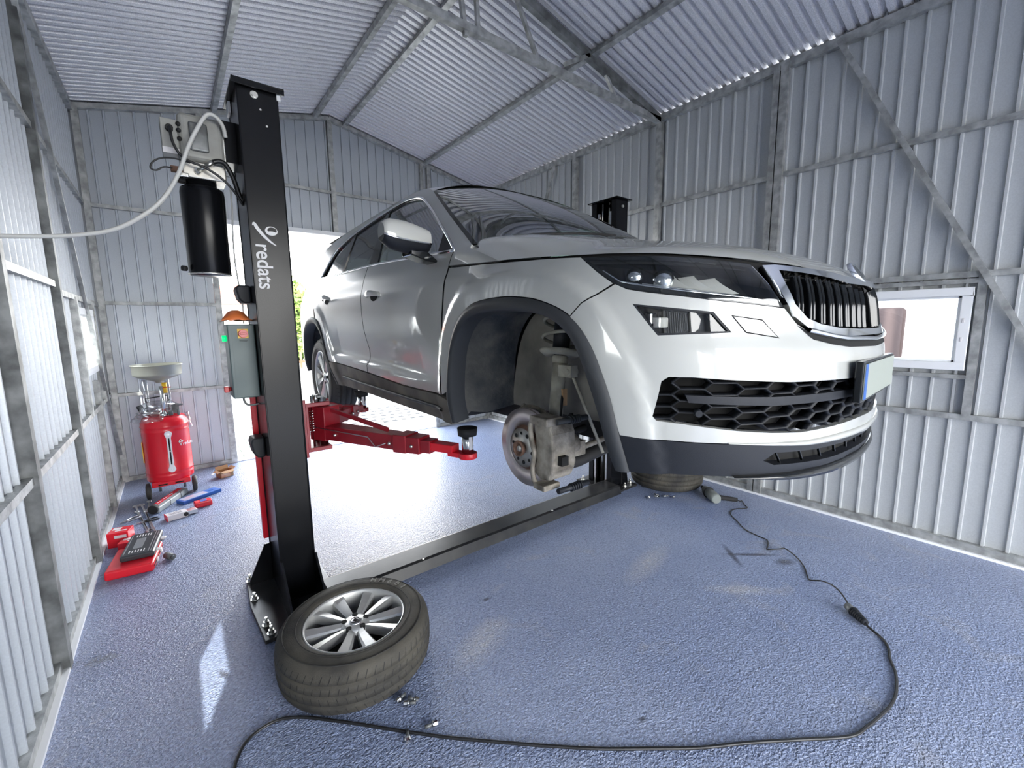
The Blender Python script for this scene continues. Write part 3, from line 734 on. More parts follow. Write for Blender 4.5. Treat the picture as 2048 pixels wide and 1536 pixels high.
# headlamps
for sd in (-1, 1):
    hl = panel('headlight', shrink(HL, -.004), gap_black, car, off=-.075, thick=0, side=sd, step=.04)
    panel('headlight_housing', shrink(HL, -.002), gloss_black, hl, holes=[shrink(HL, .010)], off=-.001, thick=.075, side=sd, step=.03)
    low = [(1.10,.888),(1.045,.852),(1.0,.842),(.86,.820),(.655,.797),(.575,.785)]
    strip('daytime_light_strip', low, .010, chrome, hl, off=-.012, thick=.01, side=sd)
    strip('daytime_light_strip', [(.975,.844),(.80,.820),(.70,.808)], .007, silver, hl, off=-.022, thick=.01, side=sd)
    strip('headlight_inner_edge', [(.628,.886),(.590,.835),(.560,.785)], .008, chrome, hl, off=-.004, thick=.01, side=sd)
    for (s_, z_, r) in ((.998, .872, .027), (.905, .858, .033)):
        p = P(s_, z_) + N(s_, z_) * -.045; c = TW(p, sd)
        lm_ = MB(); lm_.sphere(c, r, 24, 16); o_ = lm_.obj('projector_lens', chrome, hl)
        continue
        nn = TN_(N(s_, z_), sd); ring = MB(); ring.tube([c + (Vector((0, 0, 1)) * math.sin(a) + nn.cross(Vector((0, 0, 1))).normalized() * math.cos(a)) * (r + .005) for a in np.linspace(0, 2 * PI, 25)], .004, 6, cap=False); ring.obj('projector_ring', silver, hl)
    for s_ in (.855, .785, .715):       # curved pale reflector leaves
        rows = []
        for t in np.linspace(0, 1, 9):
            rr = []
            for u in np.linspace(0, 1, 5):
                ss = s_ + .052 * u - .045 * t * t + .010; zz = .884 - .060 * t - .004 * u - (.845 - s_) * .09
                rr.append(TW(P(ss, zz) + N(ss, zz) * (-.050 + .030 * t - .010 * u), sd))
            rows.append(rr)
        MB().grid(rows).obj('reflector_leaf', lens_white, hl)
    panel('headlight_lens', shrink(HL, .001), lamp_glass, hl, off=.000, thick=0, side=sd, step=.03)
# fender, doors, rear quarter
gap_sheet = [(1.30,.90),(1.5,.950),(2.05,.990),(2.5,1.09),(3.6,1.13),(S(4.7),1.13),(S(4.9),.60),(S(4.72),.34)] + list(reversed([p for p in ARCH_OUT_R if p[1] > .34])) + [(S(3.7),.40),(S(3.5),.30),(2.3,.30),(2.09,.30)] + [p for p in ARCH_OUT if p[1] > .34 and p[0] > 1.25]
arch_f = [p for p in ARCH_OUT if p[1] > .384 and p[0] > 1.2]
fender = [(1.218,.750),(1.173,.789),(1.058,.845),(1.112,.884),(1.175,.936),(1.485,.957),(1.75,.976),(2.050,.994),(2.062,.854),(2.079,.742),(2.106,.505),(2.115,.388)] + [p for p in ARCH_OUT if p[0] > 1.218 and p[1] > .39]
doorf = [(2.054,1.074)] + [(2.055,.998),(2.068,.854),(2.085,.742),(2.112,.505),(2.121,.388)] + SILLT[1:4] + [(3.150,.467),(3.125,.582),(3.159,.730),(3.178,.882),(3.212,1.035),(3.255,1.136)] + [(3.038,1.130),(2.5,1.101)]
doorf = [(2.054,1.074),(2.055,.998),(2.068,.854),(2.085,.742),(2.112,.505),(2.121,.388),(2.4,.386),(2.59,.387),(3.160,.417),(3.150,.467),(3.125,.582),(3.159,.730),(3.178,.882),(3.212,1.035),(3.240,1.135),(3.038,1.130),(2.5,1.101)]
doorr = [(3.240,1.135),(3.212,1.035),(3.178,.882),(3.159,.730),(3.125,.582),(3.150,.467),(3.160,.417),(3.62,.434),(S(3.755),.444)] + [p for p in ARCH_OUT_R if .45 < p[1] and p[0] < S(4.02)] + [(S(4.06),.90),(S(4.03),1.0),(S(3.98),1.149),(3.83,1.146),(3.45,1.141)]
YR = hermite([.28,.45,.70,1.0,1.15,1.30,1.38,1.425,1.45],[4.93,5.0,5.02,4.98,4.90,4.73,4.58,4.47,4.44])
quarter = [(S(3.98),1.149),(S(4.03),1.0),(S(4.06),.90)] + [p for p in ARCH_OUT_R if (p[0] >= S(4.02)) and p[1] > .3] + [(S(4.70),.30)] + [(S(YR(z)), z) for z in (.30,.45,.6,.75,.9,1.0,1.1,1.148)] + [(4.388,1.150)]
for sd in (-1, 1):
    panel('gap_shade_sheet', shrink(gap_sheet, .006), gap_black, car, side=sd, off=-.014, thick=0, step=.06)  # black sheet behind the panels, painting shade into the shut lines
    fe = panel('front_fender', shrink(fender, g), paint, car, side=sd, rim=gap_black, step=.026)  # rim faces coloured black to paint in the shade of panel gaps
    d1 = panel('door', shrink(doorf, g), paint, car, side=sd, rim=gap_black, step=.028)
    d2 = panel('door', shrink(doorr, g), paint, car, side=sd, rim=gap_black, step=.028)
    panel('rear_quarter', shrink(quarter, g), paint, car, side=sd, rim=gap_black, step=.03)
    # handles
    for (s_, z_, dd, w_) in ((3.035, .918, d1, .20), (4.06, .940, d2, .20)):
        cup = [(s_ + w_ * .12 * math.cos(a) * 2.6 - w_ * .45, z_ - .006 + .030 * math.sin(a)) for a in np.linspace(0, 2 * PI, 20, endpoint=False)]
        panel('handle_recess', cup, gap_black, dd, off=.001, thick=0, side=sd, step=.02)
        hb = MB(); path = [(s_ - w_ * u, z_ + .006 * math.sin(PI * u)) for u in np.linspace(0, 1, 12)]
        rows = []
        for i, (a, b) in enumerate(path):
            u = i / 11; o_ = .012 + .028 * math.sin(PI * min(1, max(0, u))) ** .6; hh = .013 + .006 * math.sin(PI * u)
            nn = N(a, b); p = P(a, b)
            rows.append([TW(p + nn * (o_ + .009 * math.cos(t)) + np.array([0, 0, hh * math.sin(t)]), sd) for t in np.linspace(0, 2 * PI, 12, endpoint=False)])
        hb.grid(rows, closed=True); hb.add(rows[0], [tuple(range(12))]); hb.add(rows[-1], [tuple(range(12))])
        hb.obj('door_handle', paint, dd)
    # lower cladding
    panel('sill_cladding', shrink([(2.121,.386),(2.4,.384),(2.59,.385),(3.160,.415),(3.62,.432),(S(3.735),.444),(S(3.700),.40),(S(3.612),.262),(3.15,.262),(2.6,.255),(2.062,.250),(2.06,.376)], .001), dusty_sill, car, side=sd, off=.006, thick=.05, step=.035)
    strip('sill_ridge', [(2.13,.318),(2.7,.322),(3.3,.332),(3.70,.345)], .018, clad, car, off=.016, thick=.012, side=sd)
    for (A, B) in ((ARCH_OUT, ARCH_IN), (ARCH_OUT_R, ARCH_IN_R)):
        mb = MB(); n = 60
        def at(L_, t):
            k = t * (len(L_) - 1); i = min(int(k), len(L_) - 2); f = k - i; return (L_[i][0] + (L_[i+1][0] - L_[i][0]) * f, L_[i][1] + (L_[i+1][1] - L_[i][1]) * f)
        rows = []
        for i in range(n + 1):
            t = i / n; a = at(A, t); b = at(B, t); na = N0(*a); nb = N0(*b); pa = P0(*a); pb = P0(*b)
            m_ = ((a[0] + b[0]) / 2, (a[1] + b[1]) / 2); pm = P0(*m_); nm = N0(*m_)
            rows.append([TW(q, sd) for q in (pa + na * .004, pa + na * .019, pm + nm * .024, pb + nb * .020, pb + nb * .012 + (pb - pa) * .10, pb - na * .06 + (pb - pa) * .12)])
        mb.grid(rows, smooth=True); mb.obj('wheel_arch_cladding', clad, car)
        # liner: tunnel from the arch lip inwards, plus inner wing
        mb = MB(); depth = (0, .07, .16, .27, .37)
        rows = []
        for i in range(n + 1):
            b = at(B, i / n); p = P0(*b); cy = (P0(*B[0])[1] + P0(*B[-1])[1]) / 2
            row = []
            for k, d_ in enumerate(depth):
                rib = .010 * math.sin(k * 1.9 + .5)
                q = np.array([p[0] - .02 - d_, p[1] + (p[1] - cy) * .05 * min(1, k) + rib * (1 if p[1] > cy else -1) * .5, p[2] + .03 * min(1, k) + rib])
                row.append(TW(q, sd))
            rows.append(row)
        mb.grid(rows); mb.obj('wheel_arch_liner', liner, car)
        inner = [(r[-1].y, r[-1].z) for r in rows]; xw = XC + sd * .52
        mb = MB(); cy0 = sum(a for a, b in inner) / len(inner)
        mb.prism([(a, b) for a, b in inner], xw, xw - sd * .02, 'x'); mb.obj('inner_wing', liner_grey, car)
# hood
def hood_edge(s):
    z = float(np.interp(s, [q[0] for q in HLINE], [q[1] for q in HLINE])) + .004; p = P(s, z); return p, N(s, z)
zc_ = hermite([.40,.452,.517,.60,.70,.90,1.25,1.50,1.70],[.80,.848,.905,.952,.984,1.020,1.082,1.118,1.135])
mb = MB(); rows = []
svals = list(np.linspace(.0, 1.0, 34) ** 1.0 * 2.045)
for s in svals:
    p, n_ = hood_edge(max(s, .012)); a0 = p[0] - .001; row = []
    us = np.concatenate([-np.cos(np.linspace(0, PI, 41))])
    for u in us:
        a = a0 * u; yy = p[1]; w = min(1, max(0, (p[1] - 1.15) / .55)); yy = yy - .24 * w * w * (3 - 2 * w) * (1 - u * u)
        pw = 4 + 12 * min(1, max(0, (p[1] - 1.0) / .7)); crown = max(zc_(yy) - p[2], 0) * (1 - abs(u) ** pw)
        # two shallow power lines
        crown += .006 * math.exp(-((abs(a) - .50) / .05) ** 2) * min(1, max(0, (yy - .6) / .3)) * (1 - abs(u) ** 8)
        row.append(Vector((XC + a, yaw_nose(XC + a, yy), p[2] + crown + G)))
    rows.append(row)
mb.grid(rows); hood = mb.obj('hood', paint, car)
# black strip painting shade into the hood shut line
strip('hood_gap', [(s, z - .006) for s, z in HLINE[1:]], .034, gap_black, hood, off=-.014, thick=.004, both=True)
# badge on the nose
bc = TW(P(0, .86), -1) + Vector((0, .018, .035))
bd = MB(); nrm = Vector((0, -.83, .55)).normalized(); Mb = frame(bc, Vector((1, 0, 0)), nrm.cross(Vector((1, 0, 0))), nrm)
bd.lathe([(0, .006), (.030, .006), (.036, .009), (.042, .006), (.044, -.006)], n=32, M=Mb); bd.obj('badge', chrome, hood)
MB().lathe([(0, .0068), (.029, .0068)], n=24, M=Mb).obj('badge_centre', gloss_black, hood)
# upper body side: pillars and roof rail with window openings
WS = [(1.90,1.062),(1.903,1.079),(2.051,1.169),(2.199,1.263),(2.348,1.360),(2.521,1.474)]
RE = [(2.60,1.508),(2.70,1.532),(2.86,1.545),(3.26,1.540),(3.96,1.513),(4.40,1.470),(4.70,1.430)]
upper = [(1.64,.974),(2.052,1.002),(2.0515,1.072)] + [(s, z + .001) for s, z in BELT] + [(S(YR(z)), z) for z in (1.152,1.22,1.30,1.38,1.42)] + list(reversed(RE[:-1])) + list(reversed(WS)) + [(1.80,1.030)]
def inset(top, bot): pass
DLO = BELT + list(reversed(DLO_TOP[1:-1]))
def between(sa, sb, za=0.0, zb=0.0):
    """window outline between two slanted pillars; sa/sb = (s_bottom, s_top)"""
    def ln(p, z): return p[0] + (p[1] - p[0]) * (z - 1.13) / .36
    out = []
    for (s, z) in DLO_D:
        if ln(sa, z) <= s <= ln(sb, z): out.append((s, z))
        else: out.append(None)
    return out
DLO_S = crs(BELT, 4) + list(reversed(crs(DLO_TOP[1:-1], 4)))
def clip(poly, fn):
    out = []; n = len(poly)
    for i in range(n):
        a, b = poly[i], poly[(i + 1) % n]; fa, fb_ = fn(a), fn(b)
        if fa >= 0: out.append(a)
        if (fa >= 0) != (fb_ >= 0):
            t = fa / (fa - fb_); out.append((a[0] + (b[0] - a[0]) * t, a[1] + (b[1] - a[1]) * t))
    return out
def win(sa, sb):
    lineA = lambda p: p[0] - (sa[0] + (sa[1] - sa[0]) * (p[1] - 1.13) / .36)
    lineB = lambda p: (sb[0] + (sb[1] - sb[0]) * (p[1] - 1.13) / .36) - p[0]
    return clip(clip(shrink(DLO_S, .010), lineA), lineB)
w_front = win((1.9, 1.9), (3.085, 3.165)); w_rear = win((3.245, 3.222), (3.835, 3.770)); w_quart = win((3.955, 3.84), (4.6, 4.6))
tri = clip(w_front, lambda p: 2.245 + (p[1] - 1.13) * .0 - p[0]); w_frontg = clip(w_front, lambda p: p[0] - 2.25)
for sd in (-1, 1):
    ub = panel('window_frame_panel', upper, paint, car, holes=[shrink(DLO_S, .003)], side=sd, step=.03, off=0., thick=.02)
    panel('window_surround', shrink(DLO_S, -.002), gloss_black, ub, holes=[w_front, w_rear, w_quart], side=sd, off=-.006, thick=.02, step=.03)
    panel('side_window', shrink(w_front, -.004), auto_glass, ub, side=sd, off=-.012, thick=0, step=.05)
    panel('side_window', shrink(w_rear, -.004), privacy_glass, ub, side=sd, off=-.012, thick=0, step=.05)
    panel('side_window', shrink(w_quart, -.004), privacy_glass, ub, side=sd, off=-.012, thick=0, step=.05)
    panel('mirror_triangle', tri, trim_black, ub, side=sd, off=-.008, thick=0, step=.05)
    strip('window_chrome_trim', shrink(DLO_S, -.003),   .017, chrome, ub, off=.006, thick=.010, side=sd, closed=True)
# windscreen
def wsedge(t): 
    s = np.interp(t, np.linspace(0, 1, len(WS) - 1), [q[0] for q in WS[1:]]); z = np.interp(t, np.linspace(0, 1, len(WS) - 1), [q[1] for q in WS[1:]]); return P(float(s), float(z))
def wscen(t): return np.array([0, 1.44 + .90 * t, 1.115 + (.48 - .0) * t + .035 * math.sin(PI * t)])
def wspt(t, u):
    e = wsedge(t); c = wscen(t); k = 1 - abs(u) ** 2.3
    return Vector((XC + e[0] * u, e[1] + (c[1] - e[1]) * k, G + e[2] + (c[2] - e[2]) * k))
def rect_patch(t0, t1, u0, u1, off, nt=16, nu=30):
    return [[wspt(t, u) + Vector((0, -.45, .89)) * off for u in np.linspace(u0, u1, nu)] for t in np.linspace(t0, t1, nt)]
MB().grid(rect_patch(.0, 1, -.985, .985, 0, 20, 44)).obj('windscreen', screen_glass, car)
fr = MB(); fr.grid(rect_patch(-.02, .05, -1, 1, -.003, 3, 44)); fr.grid(rect_patch(.95, 1.0, -1, 1, -.003, 3, 44))
for sd in (-1, 1): fr.grid(rect_patch(0, 1, sd * .975, sd * 1.0, .001, 20, 3))
fr.obj('windscreen_border', gloss_black, car)
for (ua, ub_, ta, tb) in ((-.80, -.05, .03, .10), (-.02, .72, .03, .09)):
    wp = MB(); wp.tube([wspt(ta + (tb - ta) * k / 10, ua + (ub_ - ua) * k / 10) + Vector((0, -.01, .014)) for k in range(11)], .006, 6); wp.obj('wiper', matte_black, car)
cw = MB(); cw.grid([[wspt(t, u) + Vector((0, -.03 * (1 - t) - .01, -.02)) for u in np.linspace(-1, 1, 30)] for t in (-.10, .03)]); cw.obj('cowl', matte_black, car)
# dark mirror support, rear-view mirror and sticker on the screen
rv = MB(); c_ = wspt(.80, .03); rv.box(c_.x - .11, c_.x + .11, c_.y + .07, c_.y + .10, c_.z - .12, c_.z - .05); rv.box(c_.x - .03, c_.x + .03, c_.y + .02, c_.y + .08, c_.z - .08, c_.z - .01); rv.obj('interior_mirror', matte_black, car, bevel=.01)
st = MB(); st.grid(rect_patch(.13, .19, -.28, -.12, -.006, 2, 3)); st.obj('windscreen_sticker', white_card, car)
# roof
re_z = hermite([r[0] for r in RE], [r[1] for r in RE]); rows = []
for k in range(30):
    f = k / 29; row = []
    s = 2.521 + (4.74 - 2.521) * f; z = 1.474 + (re_z(s) - 1.474) if s > 2.6 else 1.474 + (1.508 - 1.474) * (s - 2.521) / .079
    e = P(s, min(z, 1.60)); cz = float(np.interp(f, [0, .15, .4, .8, 1], [1.598, 1.640, 1.655, 1.61, 1.54])); cy = 2.34 + (4.72 - 2.34) * f
    for u in -np.cos(np.linspace(0, PI, 31)):
        kk = 1 - abs(u) ** 2.8; row.append(Vector((XC + e[0] * u, e[1] + (cy - e[1]) * (1 - abs(u) ** 2.3), G + e[2] + (cz - e[2]) * kk)))
    rows.append(row)
MB().grid(rows).obj('roof', paint, car)
# tail end: tailgate, rear glass, bumper
def tail(z0, z1, m, name, dy=0., nz=10):
    rows = []
    for z in np.linspace(z0, z1, nz):
        e = P(S(YR(z)), z); rows.append([Vector((XC + e[0] * u, e[1] + dy + .10 * (1 - abs(u) ** 3), G + z)) for u in np.linspace(-1, 1, 25)])
    return MB().grid(rows).obj(name, m, car)
tail(.28, .62, trim_black, 'rear_bumper'); tail(.62, 1.12, paint, 'tailgate'); tail(1.12, 1.42, privacy_glass, 'rear_window')
roof_last = rows
e_ = P(S(YR(1.42)), 1.42); rows = [[Vector((XC + e_[0] * u, e_[1] + .10 * (1 - abs(u) ** 3), G + 1.42)) for u in -np.cos(np.linspace(0, PI, 31))], roof_last[-1]]
MB().grid(rows).obj('roof_spoiler', paint, car)
# grille
gfull = lambda A: [p for p in A if p[0] > 1e-6] + [(-s, z) for s, z in reversed([p for p in A if p[0] > 1e-6])]
gr = panel('grille', shrink(gfull(GRIL), -.004), gloss_black, car, off=-.030, thick=0, step=.04)
panel('grille_frame', gfull(GRIL), paint if False else chrome, gr, holes=[gfull(GRIN)], off=.008, thick=.035, step=.025)
for s0 in [x * .052 for x in range(-9, 10)]:
    if abs(s0) < .001: continue
    mbx = MB()
    sg = 1 if s0 > 0 else -1; a = abs(s0)
    zt = float(np.interp(a, [0, .18, .31, .55], [.822, .840, .852, .866])); zb = float(np.interp(a, [0, .3, .40, .50], [.702, .710, .724, .77]))
    zb = max(zb, .70)
    for dx in (-.008, .008): strip('', [(s0 + sg * .012 * (1 - t) + dx, zb + (zt - zb) * t) for t in np.linspace(0, 1, 6)], .006, None, None, off=-.004, thick=.022, mbx=mbx, step=.04)
    strip('', [(s0 + sg * .012 - .010, zb), (s0 + sg * .012 + .010, zb)], .007, None, None, off=-.004, thick=.022, mbx=mbx, step=.04)
    mbx.obj('grille_rib', gloss_black, gr)
strip('grille_lower_bar', [(-.46,.700),(-.36,.681),(-.267,.670),(0,.662),(.267,.670),(.36,.681),(.46,.700)], .016, chrome, gr, off=.012, thick=.012)
panel('grille_under_slot', [(.50,.716),(.44,.690),(.366,.676),(.267,.664),(0,.657),(-.267,.664),(-.366,.676),(-.44,.690),(-.50,.716),(-.44,.672),(-.35,.655),(-.25,.644),(0,.638),(.25,.644),(.35,.655),(.44,.672)], gap_black, gr, off=.002, thick=0, step=.03)
# lower grille: dark recess with long hexagonal honeycomb, crossbar
lg = panel('lower_grille', shrink(full_lowg, -.006), gap_black, car, off=-.055, thick=0, step=.05)
mbx = MB(); cwid, chgt = .118, .036
for r in range(-1, 6):
    for c in range(-11, 12):
        cx = c * cwid * .8; cz = .392 + r * chgt + (chgt / 2 if c % 2 else 0)
        hexa = [(cx - cwid * .5, cz), (cx - cwid * .30, cz + chgt * .5), (cx + cwid * .30, cz + chgt * .5), (cx + cwid * .5, cz)]
        for a, b in zip(hexa[:-1], hexa[1:]):
            m_ = ((a[0] + b[0]) / 2, (a[1] + b[1]) / 2)
            if inpoly(m_[0], m_[1], full_lowg): strip('', [a, b], .008, None, None, off=-.018, thick=.03, mbx=mbx, step=.04)
mbx.obj('honeycomb', trim_black, lg)
panel('grille_crossbar', [(.87,.520),(.6,.510),(0,.505),(-.6,.510),(-.87,.520),(-.86,.497),(-.6,.484),(0,.478),(.6,.484),(.86,.497)], trim_black, lg, off=-.006, thick=.03, step=.04)
for (s_, z_) in ((.83, .466), (-.83, .466)):
    c = TW(P(abs(s_), z_) - N(abs(s_), z_) * .01, -1 if s_ > 0 else 1); nn = TN_(N(abs(s_), z_), -1 if s_ > 0 else 1)
    MB().cyl(c - nn * .01, c + nn * .012, .012, .010, 18).obj('parking_sensor', trim_black, lg)
# number plate on its holder
npl = MB(); y0 = 0; Mp = Matrix.Translation((XC, .386, 0)) @ Matrix.Rotation(math.radians(3.4), 4, 'Z') @ Matrix.Translation((-XC, 0, 0)); npl.box(XC - .27, XC + .27, y0, y0 + .022, G + .470, G + .600, M=Mp); ho = npl.obj('number_plate_holder', gloss_black, car, bevel=.004)
MB().box(XC - .260, XC + .260, y0 - .004, y0, G + .480, G + .592, M=Mp).obj('number_plate', plate_m, ho, bevel=.001)
MB().box(XC - .260, XC - .222, y0 - .0046, y0 - .0038, G + .480, G + .592, M=Mp).obj('plate_band', blue_m, ho)
# door mirrors
for sd in (-1, 1):
    def mp(a, y, z): return Vector((XC + sd * a, y, G + z))
    sec = []
    for k in range(13):
        f = k / 12; a = .915 + .245 * f; hh = (.050 + .022 * math.sin(PI * min(1, f * .75 + .1))) * (1 - max(0, f - .86) * 2.4); zc = 1.135 + .012 * f; yy = 1.985 - .05 * f; dd = .090 * (1 - .35 * f ** 3)
        sec.append([mp(a, yy + dd * math.cos(t) * (.75 if math.cos(t) < 0 else .55), zc + hh * (abs(math.sin(t)) ** .8) * (1 if math.sin(t) > 0 else -1)) for t in np.linspace(0, 2 * PI, 24, endpoint=False)])
    cap = MB(); rows = [[r[i % 24] for i in range(-2, 14)] for r in sec]; cap.grid(rows); 
    cap.add([sec[-1][i % 24] for i in range(-2, 14)], [tuple(range(16))]); mi = cap.obj('door_mirror', paint, car)
    lo = MB(); rows = [[r[i % 24] for i in range(13, 23)] for r in sec]; lo.grid(rows); lo.add([sec[-1][i] for i in range(13, 23)], [tuple(range(10))]); lo.add(sec[0], [tuple(range(24))]); lo.obj('mirror_housing', trim_black, mi)
    ft = MB(); ft.prism([(.86, 1.03), (.93, 1.08), (1.02, 1.085), (1.02, 1.06), (.93, 1.035)], 1.93, 2.03, 'y', M=Matrix.Translation((XC, 0, G)) @ Matrix.Diagonal((sd, 1, 1, 1))); ft.obj('mirror_foot', gloss_black, mi, bevel=.006)
    tr_ = MB(); tr_.tube([r[13] + Vector((0, -.002, 0)) for r in sec], .0045, 6); tr_.obj('mirror_chrome_edge', chrome, mi)
# underbody, cabin
ub_ = MB(); ub_.box(XC - .50, XC + .50, .75, 4.75, G + .22, G + .30); ub_.obj('underbody', matte_black, car)
ub2 = MB(); ub2.box(XC - .80, XC + .80, 1.95, 3.55, G + .24, G + .36); ub2.obj('floor_pan', trim_black, car)
ub3 = MB(); ub3.box(XC - .48, XC + .48, .62, 1.5, G + .36, G + .86); ub3.obj('engine_block', matte_black, car)
ds = MB(); ds.box(XC - .72, XC + .72, 1.72, 2.12, G + .80, G + 1.07); ds.obj('dashboard', dash_m, car, bevel=.05, seg=3)
for x in (-.38, .38):
    se = MB(); se.box(XC + x - .26, XC + x + .26, 2.55, 3.05, G + .45, G + .68).box(XC + x - .25, XC + x + .25, 3.0, 3.14, G + .60, G + 1.20).box(XC + x - .13, XC + x + .13, 3.02, 3.12, G + 1.22, G + 1.40); se.obj('seat', seat_m, car, bevel=.05, seg=3)
se = MB(); se.box(XC - .62, XC + .62, 3.5, 4.0, G + .45, G + .70).box(XC - .62, XC + .62, 3.95, 4.1, G + .6, G + 1.2); se.obj('rear_seat', seat_m, car, bevel=.05, seg=3)
swm = MB(); swc = Vector((XC + .38, 2.32, G + 1.0)); swm.tube([swc + Vector((math.cos(a) * .18, math.sin(a) * .06, math.sin(a) * .17)) for a in np.linspace(0, 2 * PI, 33)], .014, 8, cap=False); swm.tube([swc + Vector((-.17, 0, 0)), swc, swc + Vector((.17, 0, 0))], .016, 6); swm.obj('steering_wheel', dash_m, car)
hd = MB(); rows = [[Vector((r.x, r.y, r.z - .03)) for r in [Vector((XC + (P(S(y), 1.50)[0] - .04) * u, y, G + 1.555 + .05 * (1 - u * u))) for u in np.linspace(-1, 1, 9)]] for y in np.linspace(2.5, 4.55, 8)]; hd.grid(rows); hd.obj('headliner', seat_m, car)
# ------------------------------------------------------------------ wheels
def build_wheel(root, c, axis_to, dusty=False, blocks=60, detail=True, rot=-1.85):
    """wheel with its outer face looking along axis_to; c = centre of the tyre"""
    z = Vector(axis_to).normalized(); x = Vector((1, 0, 0)) if abs(z.z) > .9 else Vector((0, 0, 1)).cross(z).normalized(); y = z.cross(x)
    M = frame(Vector(c), x, y, z)
    R, W = .358, .235; h = W / 2
    prof = [(.233, h - .026), (.240, h - .010), (.252, h - .003), (.285, h + .001), (.315, h - .003), (.337, h - .016), (.349, h - .034)]
    tread = [(.353, h - .048), (.355, .052), (.346, .050), (.346, .043), (.357, .041), (.358, .006), (.349, .004), (.349, -.004), (.358, -.006), (.357, -.041), (.346, -.043), (.346, -.050), (.355, -.052), (.353, -h + .048)]
    full = prof + tread + [(r, -q) for r, q in reversed(prof)]
    t = MB(); t.lathe(full, n=120, M=M, close=False)
    inner = [(.233, h - .026), (.228, h - .04), (.225, -h + .04), (.233, -h + .026)]
    tm = t.obj('tire', rubber_dusty if dusty else rubber, root)
    # sipes as thin dark cuts across the shoulders
    sp = MB()
    for k in range(blocks):
        a = 2 * PI * k / blocks; ca, sa = math.cos(a), math.sin(a)
        for (z0, z1, sk) in ((.058, h - .028, .03), (-h + .028, -.058, -.03), (.008, .038, .02), (-.038, -.008, -.02)):
            if not detail and abs(z0) < .05: continue
            pts = []
            for (zz, aa) in ((z0, a), (z1, a + sk)):
                rr = .3575 if abs(zz) < .06 else .3575 - max(0, (abs(zz) - .069)) * .50
                for d in (-.0035, .0035):
                    q = aa + d; pts.append(M @ Vector((math.cos(q) * rr, math.sin(q) * rr, zz)))
            n_ = ((pts[0] + pts[3]) / 2 - Vector(c)); n_ = (n_ - z * n_.dot(z)).normalized() * .0012
            sp.add([p + n_ for p in pts], [(0, 1, 3, 2)])
    import bmesh
    me = tm.data; me.materials.append(matte_black); bm = bmesh.new(); bm.from_mesh(me)
    for f_ in sp.f:
        nf = bm.faces.new([bm.verts.new(sp.v[i]) for i in f_]); nf.material_index = 1
    bm.to_mesh(me); bm.free(); me.update()
    # raised rings on the sidewall
    sr = MB(); sr.lathe([(.262, h + .0005), (.264, h + .003), (.267, h + .0005)], n=90, M=M); sr.lathe([(.318, h - .003), (.320, h + .0005), (.323, h - .004)], n=90, M=M); sr.obj('sidewall_ring', rubber, tm, fixn=False)
    rim = MB(); rim.lathe([(.236, h - .022), (.238, h - .012), (.231, h - .010), (.226, h - .020), (.221, h - .045), (.214, .0), (.205, -.06), (.215, -h + .03), (.232, -h + .02)], n=90, M=M)
    ro = rim.obj('rim', alloy, root)
    MB().lathe([(.0, -.055), (.20, -.06)], n=48, M=M).obj('rim_back', gap_black, root, fixn=False)
    # five twin spokes
    sm = MB()
    for k in range(5):
        a0 = 2 * PI * k / 5 + rot
        for sgn in (-1, 1):
            rows = []
            for i in range(9):
                f = i / 8; r = .046 + (.231 - .046) * f
                off = sgn * (.0165 + .050 * f ** 1.2)      # sideways spread of the twin
                wd = .0140 + .0190 * f                          # half width
                zz = h - .034 + .012 * f
                row = []
                for (q, dz) in ((-1, -.045), (-1, -.003), (-.80, 0), (.62, -.008), (1, -.016), (1, -.050)):
                    lx = r; ly = off + q * sgn * -1 * wd
                    row.append(M @ Vector((lx * math.cos(a0) - ly * math.sin(a0), lx * math.sin(a0) + ly * math.cos(a0), zz + dz)))
                rows.append(row)
            sm.grid(rows, smooth=False, closed=True)
    so = sm.obj('spokes', alloy, root)
    hub = MB(); hub.lathe([(.0, h - .032), (.048, h - .033), (.066, h - .040), (.070, h - .075), (.060, -.02)], n=40, M=M); hb = hub.obj('hub', alloy, root)
    bh = MB()
    for k in range(5):
        a = 2 * PI * (k + .5) / 5 + rot; q = M @ Vector((math.cos(a) * .054, math.sin(a) * .054, h - .034)); bh.cyl(q - z * .02, q + z * .0025, .0135, n=18)
    bh.obj('bolt_hole', gap_black, root)
    MB().lathe([(0, h - .026), (.026, h - .027), (.030, h - .030), (.031, h - .045)], n=32, M=M).obj('centre_cap', silver, root)
    bdm = MB(); 
    bdm.lathe([(.019, h - .0262), (.021, h - .0245), (.023, h - .0262)], n=30, M=M)
    for q in (-.007, 0, .007): bdm.box(-.0018 + q, .0018 + q, -.012, .012, h - .0265, h - .0248, M=M @ Matrix.Rotation(.5, 4, 'Z'))
    bdm.obj('cap_emblem', gloss_black, root)
    return M
wz = .1175
wn = thing('wheel', 'alloy wheel with dusty tyre lying face up in front of the near lift post', 'wheel', (.582, 2.025, 0), group='wheels taken off the car')
Mw = build_wheel(wn, (.582, 2.025, wz + .001), (0, 0, 1), dusty=True)
for i, chx in enumerate('HM601'):
    a = math.radians(52 - i * 9.5)
    T_ = frame((.582 + .292 * math.cos(a), 2.025 + .292 * math.sin(a), wz * 2 + .0022), Vector((math.sin(a), -math.cos(a), 0)), Vector((math.cos(a), math.sin(a), 0)), Vector((0, 0, 1)))
    lt = text_mesh('sidewall_letter', chx, tyre_letter, .046, T_, wn, depth=.001, bold=.001)
wf = thing('wheel', 'wheel lying on the floor under the front bumper beside the far lift post', 'wheel', (3.925, 2.42, 0), group='wheels taken off the car')
build_wheel(wf, (3.925, 2.42, wz + .001), (0, 0, 1), dusty=True)
for o_ in list(bpy.data.objects):
    pass
